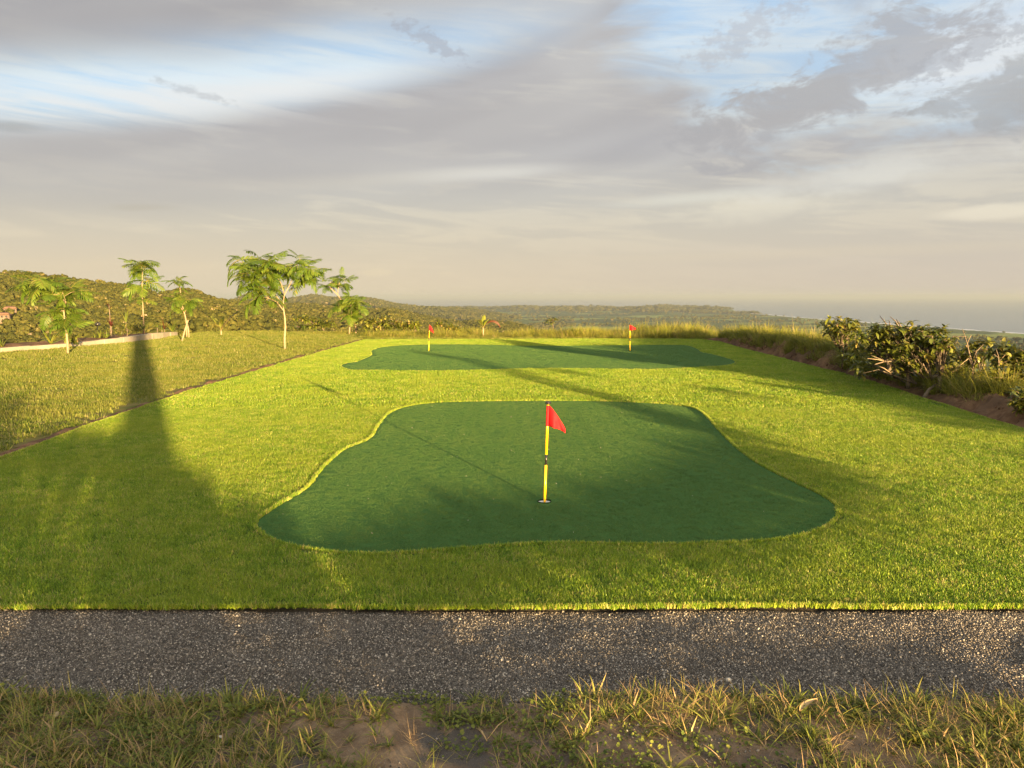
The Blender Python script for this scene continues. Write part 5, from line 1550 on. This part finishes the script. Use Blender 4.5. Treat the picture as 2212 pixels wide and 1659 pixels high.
# ------------------------------------------------------------------ behind the camera: unseen objects added to cast the long shadows
NRM = np.array([SH[1], -SH[0]])
def back(u, L, z): return (NRM[0] * u - SH[0] * L, NRM[1] * u - SH[1] * L, z)
def back_shrub(label, L, blobs, stems, seed, per=60, leaf=0.11):  # unseen shrub, its leaf blobs laid out to throw a wanted shadow
    rg = np.random.default_rng(seed)
    base = back(blobs[0][0], L, 0.0)
    root = tag(empty('shadow_shrub', base), label, 'shrub', 'unseen shrubs added to cast shadows')
    bs = np.array(base)
    bl = [(np.array(back(u, L + rg.uniform(-.2, .2), h)) - bs, (ru, 0.3, rh), dn) for (u, h, ru, rh, dn) in blobs]
    v, q, t = foliage(bl, per, leaf, leaf * .45, rg)
    link('crown', mesh_np('crown', v, q, t), M_BROAD, root)
    for u0, u1, h in stems:
        b = Buf(); add_tube(b, [tuple(np.array(back(u0, L, -0.05)) - bs), tuple(np.array(back((u0 + u1) / 2, L, h * .6)) - bs), tuple(np.array(back(u1, L, h)) - bs)], [.022, .018, .01], 6)
        link('stem', b.mesh('stem', True), M_BARK_D, root)
hedge = []  # blobs outlined to cast the broad shade at lower left
for u in np.arange(-6.5, 1.3, 0.42):
    top = np.interp(u, [-6.5, -3.5, -2.5, -1.2, -0.2, 0.2, 0.5, 0.8, 1.1, 1.4], [1.0, 1.12, 1.02, 1.14, 1.05, .92, .84, .70, .58, .48])
    for h in np.arange(0.12, top - 0.02, 0.17): hedge.append((u, h, .30, .12, .55))
    hedge.append((u, top - .10, .28, .10, .8))
back_shrub('unseen dense hedge added behind the camera on the left to cast shade', 4.0, hedge, [(-5, -5, .5), (-2, -2, .5), (0.5, .4, .5)], 31, 44, .12)
back_shrub('unseen flat topped shrub shaped to cast a band of shade on the near green', 4.0, [(u, np.interp(u, [1.2, 2, 3, 4.2, 5.0, 5.6], [.63, .66, .665, .67, .70, .76]), .34, np.interp(u, [1.2, 4.2, 5.6], [.05, .07, .09]), 1.9) for u in np.arange(1.3, 5.7, .33)], [(2.4, 2.2, .62), (4.3, 4.5, .66)], 32, 46, .08)
back_shrub('unseen leaning tall shrub added behind the camera on the right to cast shade', 4.0, [(6.1, .86, .28, .10, 1), (6.4, .98, .25, .12, 1), (6.7, 1.15, .25, .12, .9), (6.9, 1.30, .24, .12, .8), (7.2, 1.48, .24, .12, .7), (7.5, 1.65, .22, .14, .6), (7.3, 1.85, .24, .12, .6), (8.1, 1.40, .25, .07, .6), (8.8, 1.05, .3, .06, .6)], [(6.2, 6.2, .9)], 33, 46, .09)
back_shrub('unseen outermost shrub added behind the camera on the right to cast shade', 4.0, [(9.2, .78, .35, .06, .8), (10.0, .88, .35, .07, .8), (10.7, 1.0, .35, .09, .8), (11.2, 1.14, .3, .08, .8), (8.0, .62, .3, .04, .5)], [(10.4, 10.4, .9)], 34, 46, .09)
back_shrub('unseen thin leafed shrub added behind the camera on the far left to cast shade', 6.0, [(-1.7, 1.42, .45, .14, .8), (-2.6, 1.6, .5, .18, .8), (-3.7, 1.8, .55, .22, .8), (-2.2, 1.5, .5, .3, .35), (-3.4, 1.7, .6, .4, .35), (-4.6, 1.5, .6, .4, .4), (-5.8, 1.9, .7, .5, .4)], [(-3.5, -3.5, 1.4)], 35, 40, .10)
# unseen pillar added to cast the long strip of shadow over turf and lawn
pb = back(0.0, 14.0, 0.0)
root = tag(empty('shadow_pillar', pb), 'unseen square pillar added behind the camera to cast a strip of shadow', 'pillar')
root.rotation_euler = (0, 0, math.atan2(NRM[1], NRM[0]))
b = Buf(); add_box(b, 0, 0, 2.1, 0.54, 0.5, 4.3); link('shaft', b.mesh('shaft'), M_CONC, root)
b = Buf(); add_box(b, 0, 0, 4.32, 0.70, 0.70, 0.14); link('cap', b.mesh('cap'), M_CONC, root)
